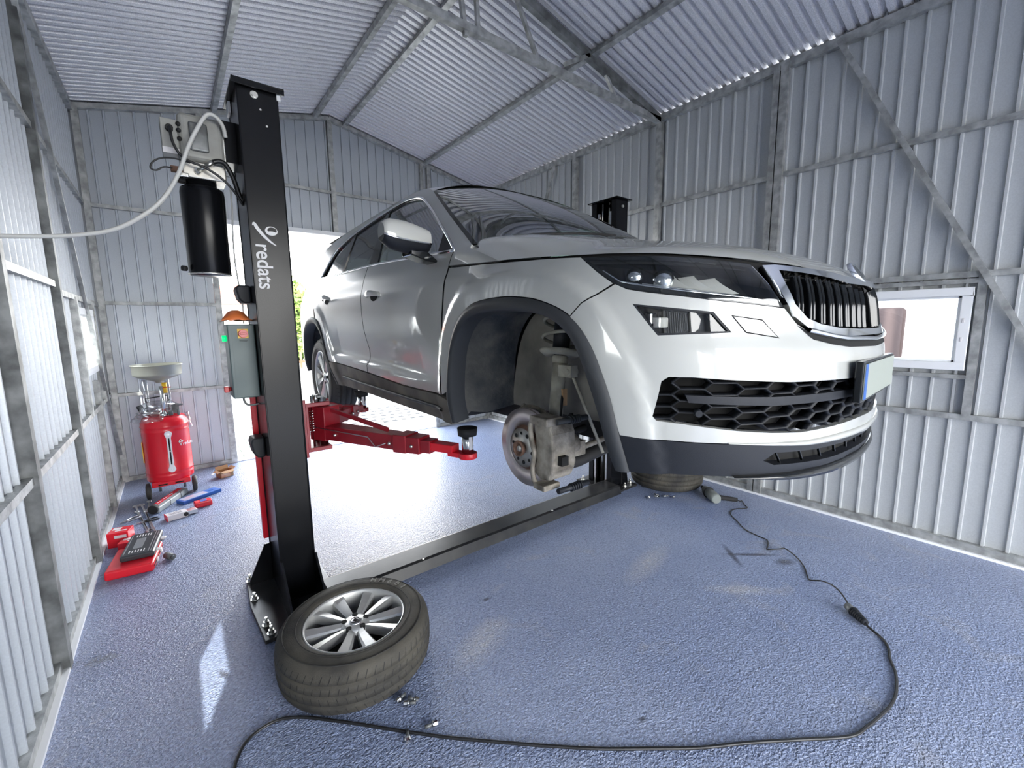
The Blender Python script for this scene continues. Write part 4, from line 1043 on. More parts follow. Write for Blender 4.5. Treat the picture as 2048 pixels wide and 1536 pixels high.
# rear right wheel on the car (and its far twin)
RWY, RWZ = 4.115, G + .275
for sd in (-1, 1):
    r = bpy.data.objects.new('wheel_on_hub', None); COL.objects.link(r); r.parent = car; r.matrix_parent_inverse = parent_matrix(car).inverted(); r.location = (XC + sd * .80, RWY, RWZ)
    build_wheel(r, (XC + sd * .795, RWY, RWZ), (sd, 0, 0), detail=False)
# ------------------------------------------------------------------ front suspension, brake
def front_corner(sd):
    X_ = lambda a: XC + sd * a
    hy, hz = 1.312, 1.152
    n = bpy.data.objects.new('brake_disc', None)
    dm = MB(); f = .848
    def ax(prof): return [(r, X_(a)) for r, a in prof]
    dm.lathe(ax([(.092, f - .002), (.160, f - .002), (.160, f - .012), (.148, f - .0125), (.148, f - .020), (.160, f - .0205), (.160, f - .030), (.092, f - .030)]), c=(0, hy, hz), axis='x', n=72, close=True)
    dk = dm.obj('brake_disc', disc_m, car)
    MB().lathe(ax([(.095, f - .020), (.094, f - .0035), (.086, f - .002), (.083, f + .010), (.080, f + .014)]), c=(0, hy, hz), axis='x', n=48).obj('disc_bell', rust, dk)
    fc = MB(); fc.lathe(ax([(.0, f + .013), (.081, f + .013), (.081, f - .02)]), c=(0, hy, hz), axis='x', n=48); fc.obj('hub_face', silver if False else alu, dk)
    MB().lathe(ax([(.0, f + .016), (.026, f + .017), (.033, f + .034), (.031, f + .040), (.024, f + .038), (.020, f + .022), (.0, f + .022)]), c=(0, hy, hz), axis='x', n=32).obj('hub_ring', rust, dk)
    MB().lathe(ax([(0, f + .036), (.011, f + .036), (.015, f + .026), (.016, f + .018)]), c=(0, hy, hz), axis='x', n=20).obj('axle_bolt', alu, dk)
    bo = MB()
    for k in range(10):
        a = 2 * PI * k / 10 + .2; q = Vector((X_(f), hy + math.cos(a) * .060, hz + math.sin(a) * .060)); bo.cyl(q + Vector((sd * .010, 0, 0)), q + Vector((sd * .0145, 0, 0)), .0085 if k % 2 else .0065, n=14)
    bo.obj('bolt_hole', gap_black, dk)
    # splash shield behind the disc
    sh = MB(); rows = []
    for rr, aa in ((.085, .795), (.165, .79), (.170, .805)):
        rows.append([Vector((X_(aa), hy + rr * math.cos(t), hz + rr * math.sin(t))) for t in np.linspace(math.radians(20), math.radians(250), 30)])
    sh.grid(rows); sh.obj('splash_shield', cast, dk)
    # caliper in front of the axle
    ca = MB(); cy = hy - .125
    prof = [(-.058, -.100), (-.020, -.118), (.030, -.112), (.050, -.070), (.054, .0), (.050, .072), (.030, .112), (-.022, .118), (-.060, .098), (-.048, .04), (-.046, -.04)]
    ca.prism([(cy - p[0] * 1.0 - .0, hz + p[1] + .012) for p in prof], X_(.735), X_(.862), 'x'); cal = ca.obj('brake_caliper', cast, car, bevel=.012, seg=3)
    co = MB(); co.cyl((X_(.70), cy - .005, hz + .02), (X_(.75), cy - .005, hz + .02), .040, .046, 28); co.cyl((X_(.715), cy + .0, hz - .045), (X_(.75), cy, hz - .045), .032, .036, 24); co.obj('piston_housing', cast, cal, bevel=.004)
    br = MB()
    a_ = .872
    pts = [(a_ - .01, cy + .052, hz + .128), (a_, cy + .062, hz + .105), (a_, cy + .055, hz + .04), (a_, cy + .040, hz + .0), (a_, cy + .052, hz - .06), (a_, cy + .040, hz - .115), (a_ - .01, cy + .02, hz - .135)]
    br.tube([Vector((X_(p[0]), p[1], p[2])) for p in smoothpts(pts, 4)], .011, 8); 
    br.box(*sorted((X_(.80), X_(.885))), cy - .045, cy + .055, hz + .118, hz + .148); br.box(*sorted((X_(.80), X_(.885))), cy - .03, cy + .035, hz - .138, hz - .115)
    br.obj('caliper_bracket', cast, cal, bevel=.006)
    for (zz, yy) in ((hz + .131, cy - .045), (hz - .135, cy - .055)):
        b_ = MB(); b_.cyl((X_(.84), yy - .005, zz), (X_(.68), yy - .01, zz), .011, n=14)
        for q in range(5): b_.cyl((X_(.775 - .012 * q), yy - .007, zz), (X_(.769 - .012 * q), yy - .007, zz), .0165, n=16)
        b_.obj('guide_pin_boot', trim_black if zz < hz else clad, cal)
    br2 = MB(); br2.box(*sorted((X_(.800), X_(.835))), cy - .075, cy - .045, hz - .035, hz + .0); br2.obj('pad_spring', gap_black, cal)
    # strut, spring, perch
    top = Vector((X_(.60), hy + .02, G + .85)); bot = Vector((X_(.70), hy - .020, hz + .08))
    axd = (top - bot).normalized()
    stt = MB(); stt.cyl(bot, bot + axd * .27, .030, n=28); stt.cyl(bot + axd * .255, bot + axd * .285, .034, n=28); so_ = stt.obj('strut', strut_m, car)
    MB().cyl(bot + axd * .28, bot + axd * .60, .012, n=14).obj('piston_rod', steel, so_)
    u = axd.cross(Vector((0, 1, 0))).normalized(); v = axd.cross(u)
    pc = bot + axd * .305; pe = MB(); rows = []
    for rr, hh in ((.03, -.012), (.07, -.020), (.092, -.004), (.094, .006), (.078, .004), (.03, .008)):
        rows.append([pc + axd * hh + (u * math.cos(t) + v * math.sin(t)) * rr * (1 + .06 * math.sin(3 * t)) for t in np.linspace(0, 2 * PI, 36, endpoint=False)])
    pe.grid(rows, closed=True); pe.obj('spring_seat', strut_m, so_)
    sp = MB(); sp.tube([pc + axd * (.02 + .235 * t / (2 * PI * 3.3)) + (u * math.cos(t + 2.2) + v * math.sin(t + 2.2)) * .080 for t in np.linspace(0, 2 * PI * 3.3, 120)], .0075, 8); sp.obj('coil_spring', clad if False else strut_m, so_)
    bo2 = MB(); prof = []
    for k in range(9): prof += [(.044, .14 + k * .012), (.036, .146 + k * .012)]
    rows = [[pc + axd * hh + (u * math.cos(t) + v * math.sin(t)) * rr for t in np.linspace(0, 2 * PI, 24, endpoint=False)] for rr, hh in prof]
    bo2.grid(rows, closed=True); bo2.cyl(pc + axd * .01, pc + axd * .135, .036, n=20); bo2.obj('dust_boot', trim_black, so_)
    lb = MB(); q = (bot + axd * .17); d = Vector((sd * .030, 0, 0)); lb.box(min(q.x, q.x) - .012, q.x + .012, q.y - .042, q.y - .028, q.z - .09, q.z - .02); lb.obj('strut_label', card, so_)
    sl_ = MB(); p0 = q + Vector((sd * .0, -.075, .055)); p1 = Vector((X_(.62), hy - .215, hz - .02)); sl_.cyl(p0, p1, .0065, n=10); sl_.box(p0.x - .02, p0.x + .02, p0.y - .018, p0.y + .055, p0.z - .022, p0.z + .026); sl_.cyl(p0 - Vector((.03, 0, 0)), p0 + Vector((.03, 0, 0)), .014, n=14); sl_.obj('stabiliser_link', strut_m, car)
    kn = MB(); kn.tube([bot + Vector((0, 0, .03)), Vector((X_(.735), hy - .01, hz + .06)), Vector((X_(.745), hy, hz)), Vector((X_(.73), hy - .01, hz - .09))], [.034, .045, .060, .03], 14); kn.box(*sorted((X_(.66), X_(.74))), hy - .16, hy - .03, hz - .03, hz + .03); kn.tube([Vector((X_(.73), hy + .02, hz + .08)), Vector((X_(.76), hy + .08, hz + .13)), Vector((X_(.78), hy + .10, hz + .155))], .012, 8)
    kn.obj('steering_knuckle', cast, car, bevel=.004)
    arm = MB(); arm.tube([Vector((X_(.73), hy - .01, hz - .115)), Vector((X_(.58), hy - .04, hz - .10)), Vector((X_(.36), hy - .10, hz - .03))], [.028, .030, .034], 12); arm.tube([Vector((X_(.62), hy - .02, hz - .11)), Vector((X_(.42), hy + .17, hz - .02))], .026, 10); arm.obj('control_arm', matte_black, car)
    tr2 = MB(); tr2.tube([Vector((X_(.74), hy - .125, hz - .02)), Vector((X_(.40), hy - .16, hz + .03))], .012, 10); tr2.cyl((X_(.745), hy - .127, hz - .06), (X_(.745), hy - .127, hz + .015), .022, n=16); tr2.obj('tie_rod', cast, car)
    dr = MB(); dr.tube([Vector((X_(.72), hy, hz)), Vector((X_(.40), hy - .01, hz + .04))], .016, 10)
    rows = []
    for k in range(9):
        for rr in (.044 - k * .002, .034 - k * .002): rows.append([Vector((X_(.66 - .012 * len(rows) / 2 - .004), hy + rr * math.cos(t), hz + rr * math.sin(t))) for t in np.linspace(0, 2 * PI, 18, endpoint=False)])
    dr.grid(rows, closed=True); dr.obj('drive_shaft', matte_black, car)
    hs_ = MB(); hs_.tube(smoothpts([bot + axd * .12 + Vector((0, -.03, 0)), bot + Vector((sd * .02, -.06, .02)), Vector((X_(.68), hy - .10, hz + .13)), Vector((X_(.72), cy, hz + .06))], 6), .006, 8); hs_.obj('brake_hose', cable_black, car)
front_corner(-1)
front_corner(1)
# ------------------------------------------------------------------ two post lift
lift = thing('car_lift', 'two post car lift with black posts and red arms holding up the white car', 'car lift', (1.94, 2.87, 0))
def post(x0, x1, y0, y1, h, open_dir):
    """C profile: web on the outer side, flanges front and back, returns at the open side"""
    mb = MB(); t = .008; rx = .03
    xo, xi = (x0, x1) if open_dir > 0 else (x1, x0); d = 1 if open_dir > 0 else -1
    def bx(a, b, c, d_, z0=.02, z1=h): mb.box(min(a, b), max(a, b), c, d_, z0, z1)
    bx(xo, xo + d * t, y0, y1); bx(xo, xi, y0, y0 + t); bx(xo, xi, y1 - t, y1)
    bx(xi - d * t, xi, y0, y0 + .055); bx(xi - d * t, xi, y1 - .055, y1)
    return mb.obj('post', post_black, lift, bevel=.003)
H1, H2 = 2.88, 2.775
p1 = post(.375, .563, 2.70, 3.05, H1, 1); p2 = post(3.305, 3.475, 2.64, 2.93, H2, -1)
MB().box(.352, .590, 2.672, 3.075, H1, H1 + .010).box(.352, .590, 2.672, 2.682, H1 - .02, H1).obj('post_cap', post_black, p1, bevel=.001)
MB().box(3.275, 3.50, 2.61, 2.96, H2, H2 + .010).obj('post_cap', post_black, p2, bevel=.001)
MB().box(.556, .575, 2.692, 2.71, H1 - .045, H1 - .002).box(.362, .374, 2.95, 3.03, H1 - .06, H1 - .002).obj('cap_spacer', white_strip, p1)
MB().cyl((.452, 2.688, H1 - .045), (.452, 2.701, H1 - .045), .013, n=6, smooth=False).cyl((.452, 2.696, H1 - .045), (.452, 2.701, H1 - .045), .018).obj('cap_bolt', zinc, p1)
MB().cyl((.476, 2.696, 2.77), (.476, 2.701, 2.77), .005).cyl((.500, 2.696, 2.695), (.500, 2.701, 2.695), .005).obj('small_screw', zinc, p1)
MB().cyl((3.39, 2.628, H2 - .06), (3.39, 2.641, H2 - .06), .014, n=6, smooth=False).obj('cap_bolt', zinc, p2)
# hydraulic cylinder and chain inside the far post
MB().cyl((3.375, 2.79, .9), (3.375, 2.79, 2.52), .042, n=28).obj('hydraulic_cylinder', galv_dark, p2); MB().cyl((3.375, 2.79, 2.52), (3.375, 2.79, 2.56), .046, n=28).box(3.331, 3.334, 2.775, 2.795, 2.44, 2.452).obj('cylinder_collar', zinc, p2)
for y in (2.75, 2.83): MB().cyl((3.345, y, 2.55), (3.345, y, H2 - .01), .006, n=8).sphere((3.345, y, 2.57), .013).obj('lift_chain', zinc, p2)
MB().box(3.315, 3.35, 2.705, 2.725, .02, H2 - .1).box(3.315, 3.35, 2.845, 2.865, .02, H2 - .1).obj('slide_guide', steel, p2)
MB().cyl((3.36, 2.785, .02), (3.36, 2.785, .95), .028, n=20).obj('piston_rod', steel, p2)
# base plates, gussets, anchors
b1 = MB().prism([(.235, 2.42), (.62, 2.42), (.66, 2.60), (.66, 3.16), (.235, 3.16), (.215, 2.80)], 0, .022).obj('base_plate', beam_black, lift, bevel=.003)
b2 = MB().prism([(3.235, 2.53), (3.585, 2.53), (3.60, 3.02), (3.215, 3.02)], 0, .022).obj('base_plate', beam_black, lift, bevel=.003)
for gx in (.372, .555): MB().prism([(2.70, .02), (2.43, .02), (2.43, .05), (2.66, .30), (2.70, .30)], gx, gx + .012, 'x').obj('gusset_plate', post_black, b1)
MB().prism([(.375, .02), (.245, .02), (.245, .05), (.345, .27), (.375, .27)], 3.035, 3.047, 'y').obj('gusset_plate', post_black, b1)
for gy in (2.642, 2.915): MB().prism([(3.475, .02), (3.575, .02), (3.575, .05), (3.50, .42), (3.475, .42)], gy, gy + .012, 'y').obj('gusset_plate', post_black, b2)
def anchor(x, y, par):
    m_ = MB(); m_.cyl((x, y, .022), (x, y, .026), .022, n=20).cyl((x, y, .026), (x, y, .044), .0155, n=6, smooth=False).cyl((x, y, .044), (x, y, .066), .008, n=12); m_.obj('anchor_bolt', zinc, par)
for x, y in ((.262, 2.56), (.272, 2.47), (.245, 2.86), (.25, 3.10), (.46, 3.12), (.60, 2.52)): anchor(x, y, b1)
for x, y in ((3.27, 2.58), (3.56, 2.60), (3.26, 2.97), (3.58, 2.96), (3.43, 2.565)): anchor(x, y, b2)
# floor crossbar cover
cb = MB().prism([(2.505, 0), (2.525, .068), (2.545, .076), (2.715, .076), (2.735, .068), (2.75, 0)], .60, 3.30, 'x').obj('crossbar_cover', beam_black, lift)
for x in (1.2, 2.4): MB().cyl((x, 2.53, .078), (x, 2.53, .082), .008).obj('cover_screw', zinc, cb)
# carriages
def carriage(sd):
    # sd=1: near post; sd=-1: far post, mirrored about the lift centre
    cx = 1.942
    def m(x): return x if sd > 0 else 2 * cx - x
    def bx(mb, a, b, y0, y1, z0, z1): a, b = m(a), m(b); return mb.box(min(a, b), max(a, b), y0, y1, z0, z1)
    c = MB(); bx(c, .568, .592, 2.76, 3.02, .86, 1.215); bx(c, .568, .735, 2.78, 3.0, 1.165, 1.190); bx(c, .568, .735, 2.78, 3.0, .885, .910); bx(c, .59, .61, 2.78, 2.80, .9, 1.17); bx(c, .59, .61, 2.98, 3.0, .9, 1.17); bx(c, .60, .612, 2.8, 2.98, .91, 1.165)
    bx(c, .45, .57, 2.79, 2.99, .80, 1.25)
    car_ = c.obj('carriage', lift_red, lift, bevel=.003)
    for y in (2.83, 2.95):
        MB().cyl((m(.700), y, .88), (m(.700), y, 1.215), .027, n=24).obj('pivot_pin', steel, car_)
    s_ = MB(); s_.tube([(m(.640) + .014 * math.cos(t), 2.82 + .014 * math.sin(t), 1.0 + .14 * t / (2 * PI * 9)) for t in np.linspace(0, 2 * PI * 9, 120)], .003, 6); s_.cyl((m(.640), 2.82, .90), (m(.640), 2.82, 1.23), .007, n=12); s_.obj('lock_spring', steel, car_)
    MB().cyl((m(.66), 2.80, 1.19), (m(.66), 2.80, 1.235), .011, n=16).obj('release_pin', zinc, car_)
    def arm(p, q, zb, front):
        p = Vector((m(p[0]), p[1], 0)); q = Vector((m(q[0]), q[1], 0)); d = (q - p); L_ = d.length; d.normalize(); n_ = Vector((-d.y, d.x, 0))
        def seg(mb, t0, t1, w, z0, z1, w2=None, z2=None, z3=None):
            w2 = w2 or w; z2 = z0 if z2 is None else z2; z3 = z1 if z3 is None else z3; a = p + d * L_ * t0; b = p + d * L_ * t1
            vs = [a - n_ * w / 2 + Vector((0, 0, z0)), a + n_ * w / 2 + Vector((0, 0, z0)), a + n_ * w / 2 + Vector((0, 0, z1)), a - n_ * w / 2 + Vector((0, 0, z1)),
                  b - n_ * w2 / 2 + Vector((0, 0, z2)), b + n_ * w2 / 2 + Vector((0, 0, z2)), b + n_ * w2 / 2 + Vector((0, 0, z3)), b - n_ * w2 / 2 + Vector((0, 0, z3))]
            mb.add(vs, [(3, 2, 1, 0), (4, 5, 6, 7), (0, 1, 5, 4), (1, 2, 6, 5), (2, 3, 7, 6), (3, 0, 4, 7)]); return mb
        a1 = MB(); seg(a1, -.03, .62, .12, zb, zb + .085, .10); seg(a1, -.04, .08, .13, zb - .01, zb + .20, .12); seg(a1, .02, .50, .020, zb + .175, zb + .20, .02, zb + .085, zb + .11)
        o1 = a1.obj('swing_arm', lift_red, lift, bevel=.004)
        a2 = MB(); seg(a2, .58, .66, .125, zb - .008, zb + .092, .115); seg(a2, .66, .74, .108, zb - .004, zb + .086, .10); seg(a2, .60, .80, .085, zb + .006, zb + .075, .08); o2 = a2.obj('arm_sleeve', lift_red, o1, bevel=.004)
        a3 = MB(); seg(a3, .76, .93, .066, zb + .022, zb + .066); seg(a3, .90, .985, .062, zb + .006, zb + .030); e = q + Vector((0, 0, zb + .004)); a3.cyl(e, e + Vector((0, 0, .030)), .048, n=32); a3.obj('arm_tip', bright_red if front else lift_red, o1, bevel=.003)
        for t in (.16, .56, .70):
            b = p + d * L_ * t; k = -1 if (n_.y > 0) else 1
            for kk in (-1, 1): MB().sphere(b + n_ * kk * (.0605 - .008 * (t > .5) - .006 * (t > .6) + (.012 if t > .55 else 0)) + Vector((0, 0, zb + .04)), .010, 12, 8).obj('arm_rivet', zinc, o1)
        gd = MB(); kk = 1 if (n_.x < 0) == (sd > 0) else -1
        off = n_ * (.072 * kk); zz = zb + .062
        gd.tube([p + d * L_ * .0 + off + Vector((0, 0, zb + .075)), p + d * L_ * .42 + off + Vector((0, 0, zz)), p + d * L_ * .47 + off + Vector((0, 0, zb + .01)), p + d * L_ * .54 + off + Vector((0, 0, zb + .04))], .003, 6); gd.obj('toe_guard_wire', silver, o1)
        return o1
    f = arm((.700, 2.83), (1.150, 1.845), .962, True); r = arm((.700, 2.95), (1.12, 3.33), .985, False)
    for (x, y, zb, zt, o_) in ((1.150, 1.845, .985, 1.122, f), (1.12, 3.33, 1.01, 1.145, r)):
        MB().cyl((m(x), y, zb), (m(x), y, zt - .030), .030, n=28).obj('pad_riser', steel, o_)
        MB().cyl((m(x), y, zt - .035), (m(x), y, zt + .004), .048, .052, n=32).obj('rubber_pad', matte_black, o_)
        MB().box(m(x) - .010, m(x) + .010, y - .0312, y - .0300, zb + .03, zb + .10).obj('riser_sticker', white_card, o_)
carriage(1); carriage(-1)
# red lock rail and black lock covers on the outer side of the near post
MB().box(.345, .376, 3.052, 3.09, .30, 1.23).obj('lock_rail', bright_red, lift, bevel=.002)
def cover(z, h, name='lock_cover'):
    m_ = MB(); prof = [(.376, z), (.335, z), (.315, z + h * .25), (.305, z + h * .75), (.315, z + h), (.376, z + h)]
    m_.prism(prof, 2.86, 2.99, 'y'); return m_.obj(name, trim_black, lift, bevel=.010, seg=3)
cover(.885, .12); cover(1.785, .10)
# lettering on the post
def fit_text(body, length, height, org, xa, ya, m_, par, name='lettering', bold=.012):
    cu = text_mesh(name, body, m_, 1.0, Matrix.Identity(4), None, depth=0, bold=bold)
    xs = [v.co.x for v in cu.data.vertices]; ys = [v.co.y for v in cu.data.vertices]
    sx = length / (max(xs) - min(xs)); sy = height / (max(ys) - min(ys)); cx = (max(xs) + min(xs)) / 2; cy = (max(ys) + min(ys)) / 2
    z = Vector(xa).cross(Vector(ya)); 
    Mx = frame(org, Vector(xa), Vector(ya), z) @ Matrix.Diagonal((sx, sy, 1, 1)) @ Matrix.Translation((-cx, -cy, 0))
    cu.data.transform(Mx); cu.parent = par; cu.matrix_parent_inverse = parent_matrix(par).inverted(); return cu
fit_text('redats', .232, .076, (.434, 2.6985, 1.972), (0, 0, -1), (1, 0, 0), white_txt, p1)
def flat_stroke(mb, pts, w, y=2.6985):
    pts = smoothpts([(a, y, b) for a, b in pts], 6); n = len(pts); L_, R_ = [], []
    for i, p in enumerate(pts):
        d = (pts[min(i+1, n-1)] - pts[max(i-1, 0)]).normalized(); q = Vector((-d.z, 0, d.x)); ww = w[0] + (w[1] - w[0]) * math.sin(PI * min(1, i / (n - 1) * 1.0)) if isinstance(w, tuple) else w
        L_.append(p + q * ww / 2); R_.append(p - q * ww / 2)
    mb.grid([L_, R_], smooth=False)
lgm = MB(); flat_stroke(lgm, [(.392, 2.184), (.398, 2.196), (.405, 2.186), (.415, 2.168), (.440, 2.135), (.468, 2.108), (.496, 2.088)], (.004, .017))
ov = [(.478 + .030 * math.cos(t), 2.163 + .024 * math.sin(t)) for t in np.linspace(0, 2 * PI, 30)]; ov2 = [(.481 + .022 * math.cos(t), 2.155 + .008 * math.sin(t)) for t in np.linspace(0, 2 * PI, 30)]
for i in range(29):
    lgm.add([(ov[i][0], 2.6985, ov[i][1]), (ov[i+1][0], 2.6985, ov[i+1][1]), (.478 + (ov[i+1][0] - .478) * .74 + .004, 2.6985, 2.163 + (ov[i+1][1] - 2.163) * .68 + .003), (.478 + (ov[i][0] - .478) * .74 + .004, 2.6985, 2.163 + (ov[i][1] - 2.163) * .68 + .003)], [(0, 1, 2, 3)])
lgm.add([(a - .002, 2.6984, b - .002) for a, b in ov2[:-1]], [tuple(range(29))]); lgm.obj('lettering_emblem', white_txt, p1, fixn=False)
# power unit on the near post
pu = bpy.data.objects.new('power_unit', None); COL.objects.link(pu); pu.parent = lift; pu.matrix_parent_inverse = parent_matrix(lift).inverted(); pu.location = (.22, 2.95, 1.93)
MB().box(.30, .378, 2.87, 3.03, 2.53, 2.74).obj('motor_bracket', post_black, pu, bevel=.002)
mo = MB().box(.122, .322, 2.855, 3.045, 2.505, 2.735).obj('motor', beige_motor, pu, bevel=.030, seg=4)
MB().box(.168, .248, 2.838, 2.858, 2.55, 2.69).obj('motor_cover', galv_dark, pu, bevel=.010, seg=3)
MB().box(.055, .124, 2.87, 3.03, 2.545, 2.690).obj('capacitor_box', beige_motor, pu, bevel=.004)
MB().box(.055, .124, 2.868, 2.871, 2.525, 2.552).obj('rating_label', white_card, pu)
for z in (2.60, 2.64, 2.67): MB().sphere((.128, 2.862, z), .011, 12, 8).obj('cable_gland', matte_black, pu)
MB().cyl((.09, 2.872, 2.640), (.09, 2.845, 2.640), .016, n=18).obj('cable_gland', matte_black, pu)
MB().box(.125, .315, 2.87, 3.03, 2.425, 2.505).obj('pump_block', alu, pu, bevel=.006)
MB().box(.295, .322, 2.865, 2.89, 2.52, 2.70).obj('motor_foot', zinc, pu, bevel=.003)
tk = MB(); tk.lathe([(0, 1.935), (.092, 1.935), (.098, 1.945), (.101, 2.36), (.097, 2.385), (.078, 2.398), (.070, 2.400), (.070, 2.43), (0, 2.43)], c=(.205, 2.95, 0), n=56); tk.obj('oil_tank', post_black, pu)
MB().cyl((.205, 2.85, 1.938), (.205, 2.85, 1.938 + .002), .002).lathe([(.094, 1.936), (.103, 1.938), (.103, 1.944), (.094, 1.946)], c=(.205, 2.95, 0), n=56).obj('tank_rim', zinc, pu)
MB().cyl((.098, 2.92, 1.965), (.080, 2.91, 1.965), .014, n=12).obj('drain_plug', matte_black, pu); MB().cyl((.118, 2.93, 2.405), (.118, 2.93, 2.43), .020, n=16).obj('filler_cap', matte_black, pu)
MB().box(.078, .128, 2.87, 2.90, 2.44, 2.468).obj('solenoid_valve', rust, pu, bevel=.003); MB().box(.10, .150, 2.845, 2.865, 2.415, 2.435).obj('release_lever', zinc, pu, bevel=.004)
MB().cyl((.19, 2.865, 2.452), (.19, 2.845, 2.458), .014, n=14).cyl((.19, 2.850, 2.456), (.225, 2.83, 2.478), .009, n=10).cyl((.225, 2.83, 2.478), (.255, 2.82, 2.502), .012, n=12).obj('hose_fitting', zinc, pu)
MB().tube(smoothpts([(.255, 2.82, 2.502), (.285, 2.82, 2.512), (.315, 2.83, 2.500), (.345, 2.85, 2.44), (.366, 2.87, 2.37), (.385, 2.88, 2.33)], 6), .012, 12).obj('hydraulic_hose', cable_black, pu)
MB().tube(smoothpts([(.09, 2.845, 2.64), (.092, 2.82, 2.61), (.097, 2.815, 2.56), (.12, 2.815, 2.51), (.16, 2.81, 2.482), (.22, 2.81, 2.465), (.29, 2.82, 2.425), (.345, 2.84, 2.37), (.378, 2.86, 2.315)], 6), .0065, 8).obj('motor_cable', cable_black, pu)
MB().tube(smoothpts([(.085, 2.86, 2.452), (.05, 2.85, 2.446), (.02, 2.85, 2.425), (-.002, 2.85, 2.432), (.01, 2.85, 2.462), (.045, 2.85, 2.487), (.10, 2.84, 2.493), (.16, 2.84, 2.484)], 6), .004, 8).obj('solenoid_cable', cable_black, pu)
MB().tube(smoothpts([(.335, 2.93, 2.42), (.332, 2.92, 2.30), (.323, 2.92, 2.15), (.322, 2.92, 2.0), (.332, 2.92, 1.85), (.338, 2.92, 1.75), (.335, 2.93, 1.672)], 6), .0045, 8).obj('control_cable', cable_white, pu)
# control box
cbx = MB().box(.243, .374, 2.84, 3.03, 1.252, 1.668).obj('control_box', teal_box, lift, bevel=.006, seg=2)
MB().box(.290, .342, 2.8365, 2.8405, 1.590, 1.642).obj('switch_plate', yellow, cbx, bevel=.001)
MB().cyl((.316, 2.838, 1.616), (.316, 2.818, 1.616), .0225, n=32).box(.300, .332, 2.812, 2.820, 1.611, 1.621).obj('red_switch', red_knob, cbx, bevel=.001)
MB().box(.296, .336, 2.8384, 2.8390, 1.576, 1.578).box(.300, .332, 2.8384, 2.8390, 1.571, 1.573).obj('printed_line', gap_black, cbx)
MB().cyl((.243, 2.93, 1.590), (.223, 2.93, 1.590), .017, n=20).obj('green_button', green_lamp, cbx)
MB().cyl((.243, 2.93, 1.300), (.231, 2.93, 1.300), .012, n=16).box(.208, .232, 2.91, 2.95, 1.283, 1.317).obj('red_button', red_knob, cbx, bevel=.004)
MB().tube(smoothpts([(.30, 2.93, 1.255), (.30, 2.93, 1.225), (.315, 2.93, 1.20), (.345, 2.93, 1.195), (.375, 2.93, 1.20)], 5), .006, 8).obj('cable_tail', galv_dark, cbx)
MB().box(.262, .362, 2.8396, 2.8404, 1.27, 1.655).obj('box_door', teal_box, cbx, bevel=.0003)
# pale supply cable drooping in from the left
sc_ = MB().tube(smoothpts([(.325, 2.84, 2.645), (.315, 2.82, 2.690), (.285, 2.80, 2.722), (.245, 2.79, 2.715), (.195, 2.79, 2.63), (.150, 2.79, 2.53), (.105, 2.79, 2.41), (.04, 2.79, 2.29), (-.04, 2.79, 2.20), (-.16, 2.80, 2.115), (-.30, 2.82, 2.075), (-.45, 2.83, 2.055), (-.588, 2.84, 2.045)], 8), .0095, 12).obj('power_cable', cable_white)
tag(sc_, 'pale thick power cable drooping from the lift motor to the left wall', 'cable')
# orange rag bag on the control box
rb = MB(); rnd = random.Random(4); rows = []
for i in range(8):
    rows.append([(.225 + .145 * i / 7, 2.85 + .15 * j / 5, 1.684 + .060 * math.sin(PI * (i / 7)) * math.sin(PI * j / 5) + rnd.uniform(0, .010)) for j in range(6)])
rb.grid(rows); o_ = rb.obj('plastic_bag', orange_m); tag(o_, 'crumpled orange plastic bag lying on top of the grey control box', 'bag')
so2 = o_.modifiers.new('thick', 'SOLIDIFY'); so2.thickness = .003; so2.offset = 1
# ------------------------------------------------------------------ waste oil drainer
dx, dy = -.135, 5.44
od = thing('oil_drainer', 'red wheeled waste oil drainer barrel with round cream bowl in the back left corner', 'oil drainer', (dx, dy, 0))
bd_ = MB(); bd_.lathe([(0, .155), (.150, .155), (.186, .170), (.189, .180), (.189, .215), (.193, .222), (.189, .230), (.189, .252), (.193, .259), (.189, .267), (.189, .655), (.193, .662), (.189, .670), (.189, .700), (.193, .707), (.189, .715), (.187, .745), (.165, .790), (.12, .805), (0, .810)], c=(dx, dy, 0), n=64); brl = bd_.obj('barrel', bright_red, od)
# sight gauge: bar and two round ends on the front (towards the camera)
ang = math.atan2(-dy, -dx + .0); fd = Vector((-dx * .0 + .10, -1, 0)).normalized(); sdv = Vector((1, .10, 0)).normalized()
def onb(h, r=.19, side=0.): a = side / r; v = (fd * math.cos(a) + sdv * math.sin(a)); return Vector((dx, dy, h)) + v * r
gp = MB(); Mg = frame(onb(0, .193), sdv, Vector((0, 0, 1)), sdv.cross(Vector((0, 0, 1))))
pl = []
for k in range(13): a = PI * k / 12; pl.append((.030 * math.cos(a), .640 + .030 * math.sin(a)))
pl += [(-.018, .60), (-.018, .33)]
for k in range(13): a = PI + PI * k / 12; pl.append((.030 * math.cos(a), .290 + .030 * math.sin(a)))
pl += [(.018, .33), (.018, .60)]
gp.prism(pl, -.004, .012, M=Mg); gg = gp.obj('sight_gauge', white_pvc, od, bevel=.003)
MB().box(-.006, .006, .34, .60, .012, .0135, M=Mg).obj('gauge_slot', gap_black, gg); MB().cyl(Mg @ Vector((0, .64, .012)), Mg @ Vector((0, .64, .016)), .010).cyl(Mg @ Vector((0, .29, .012)), Mg @ Vector((0, .29, .016)), .010).box(-.010, .010, .465, .470, .0135, .015, M=Mg).obj('gauge_screw', silver, gg)
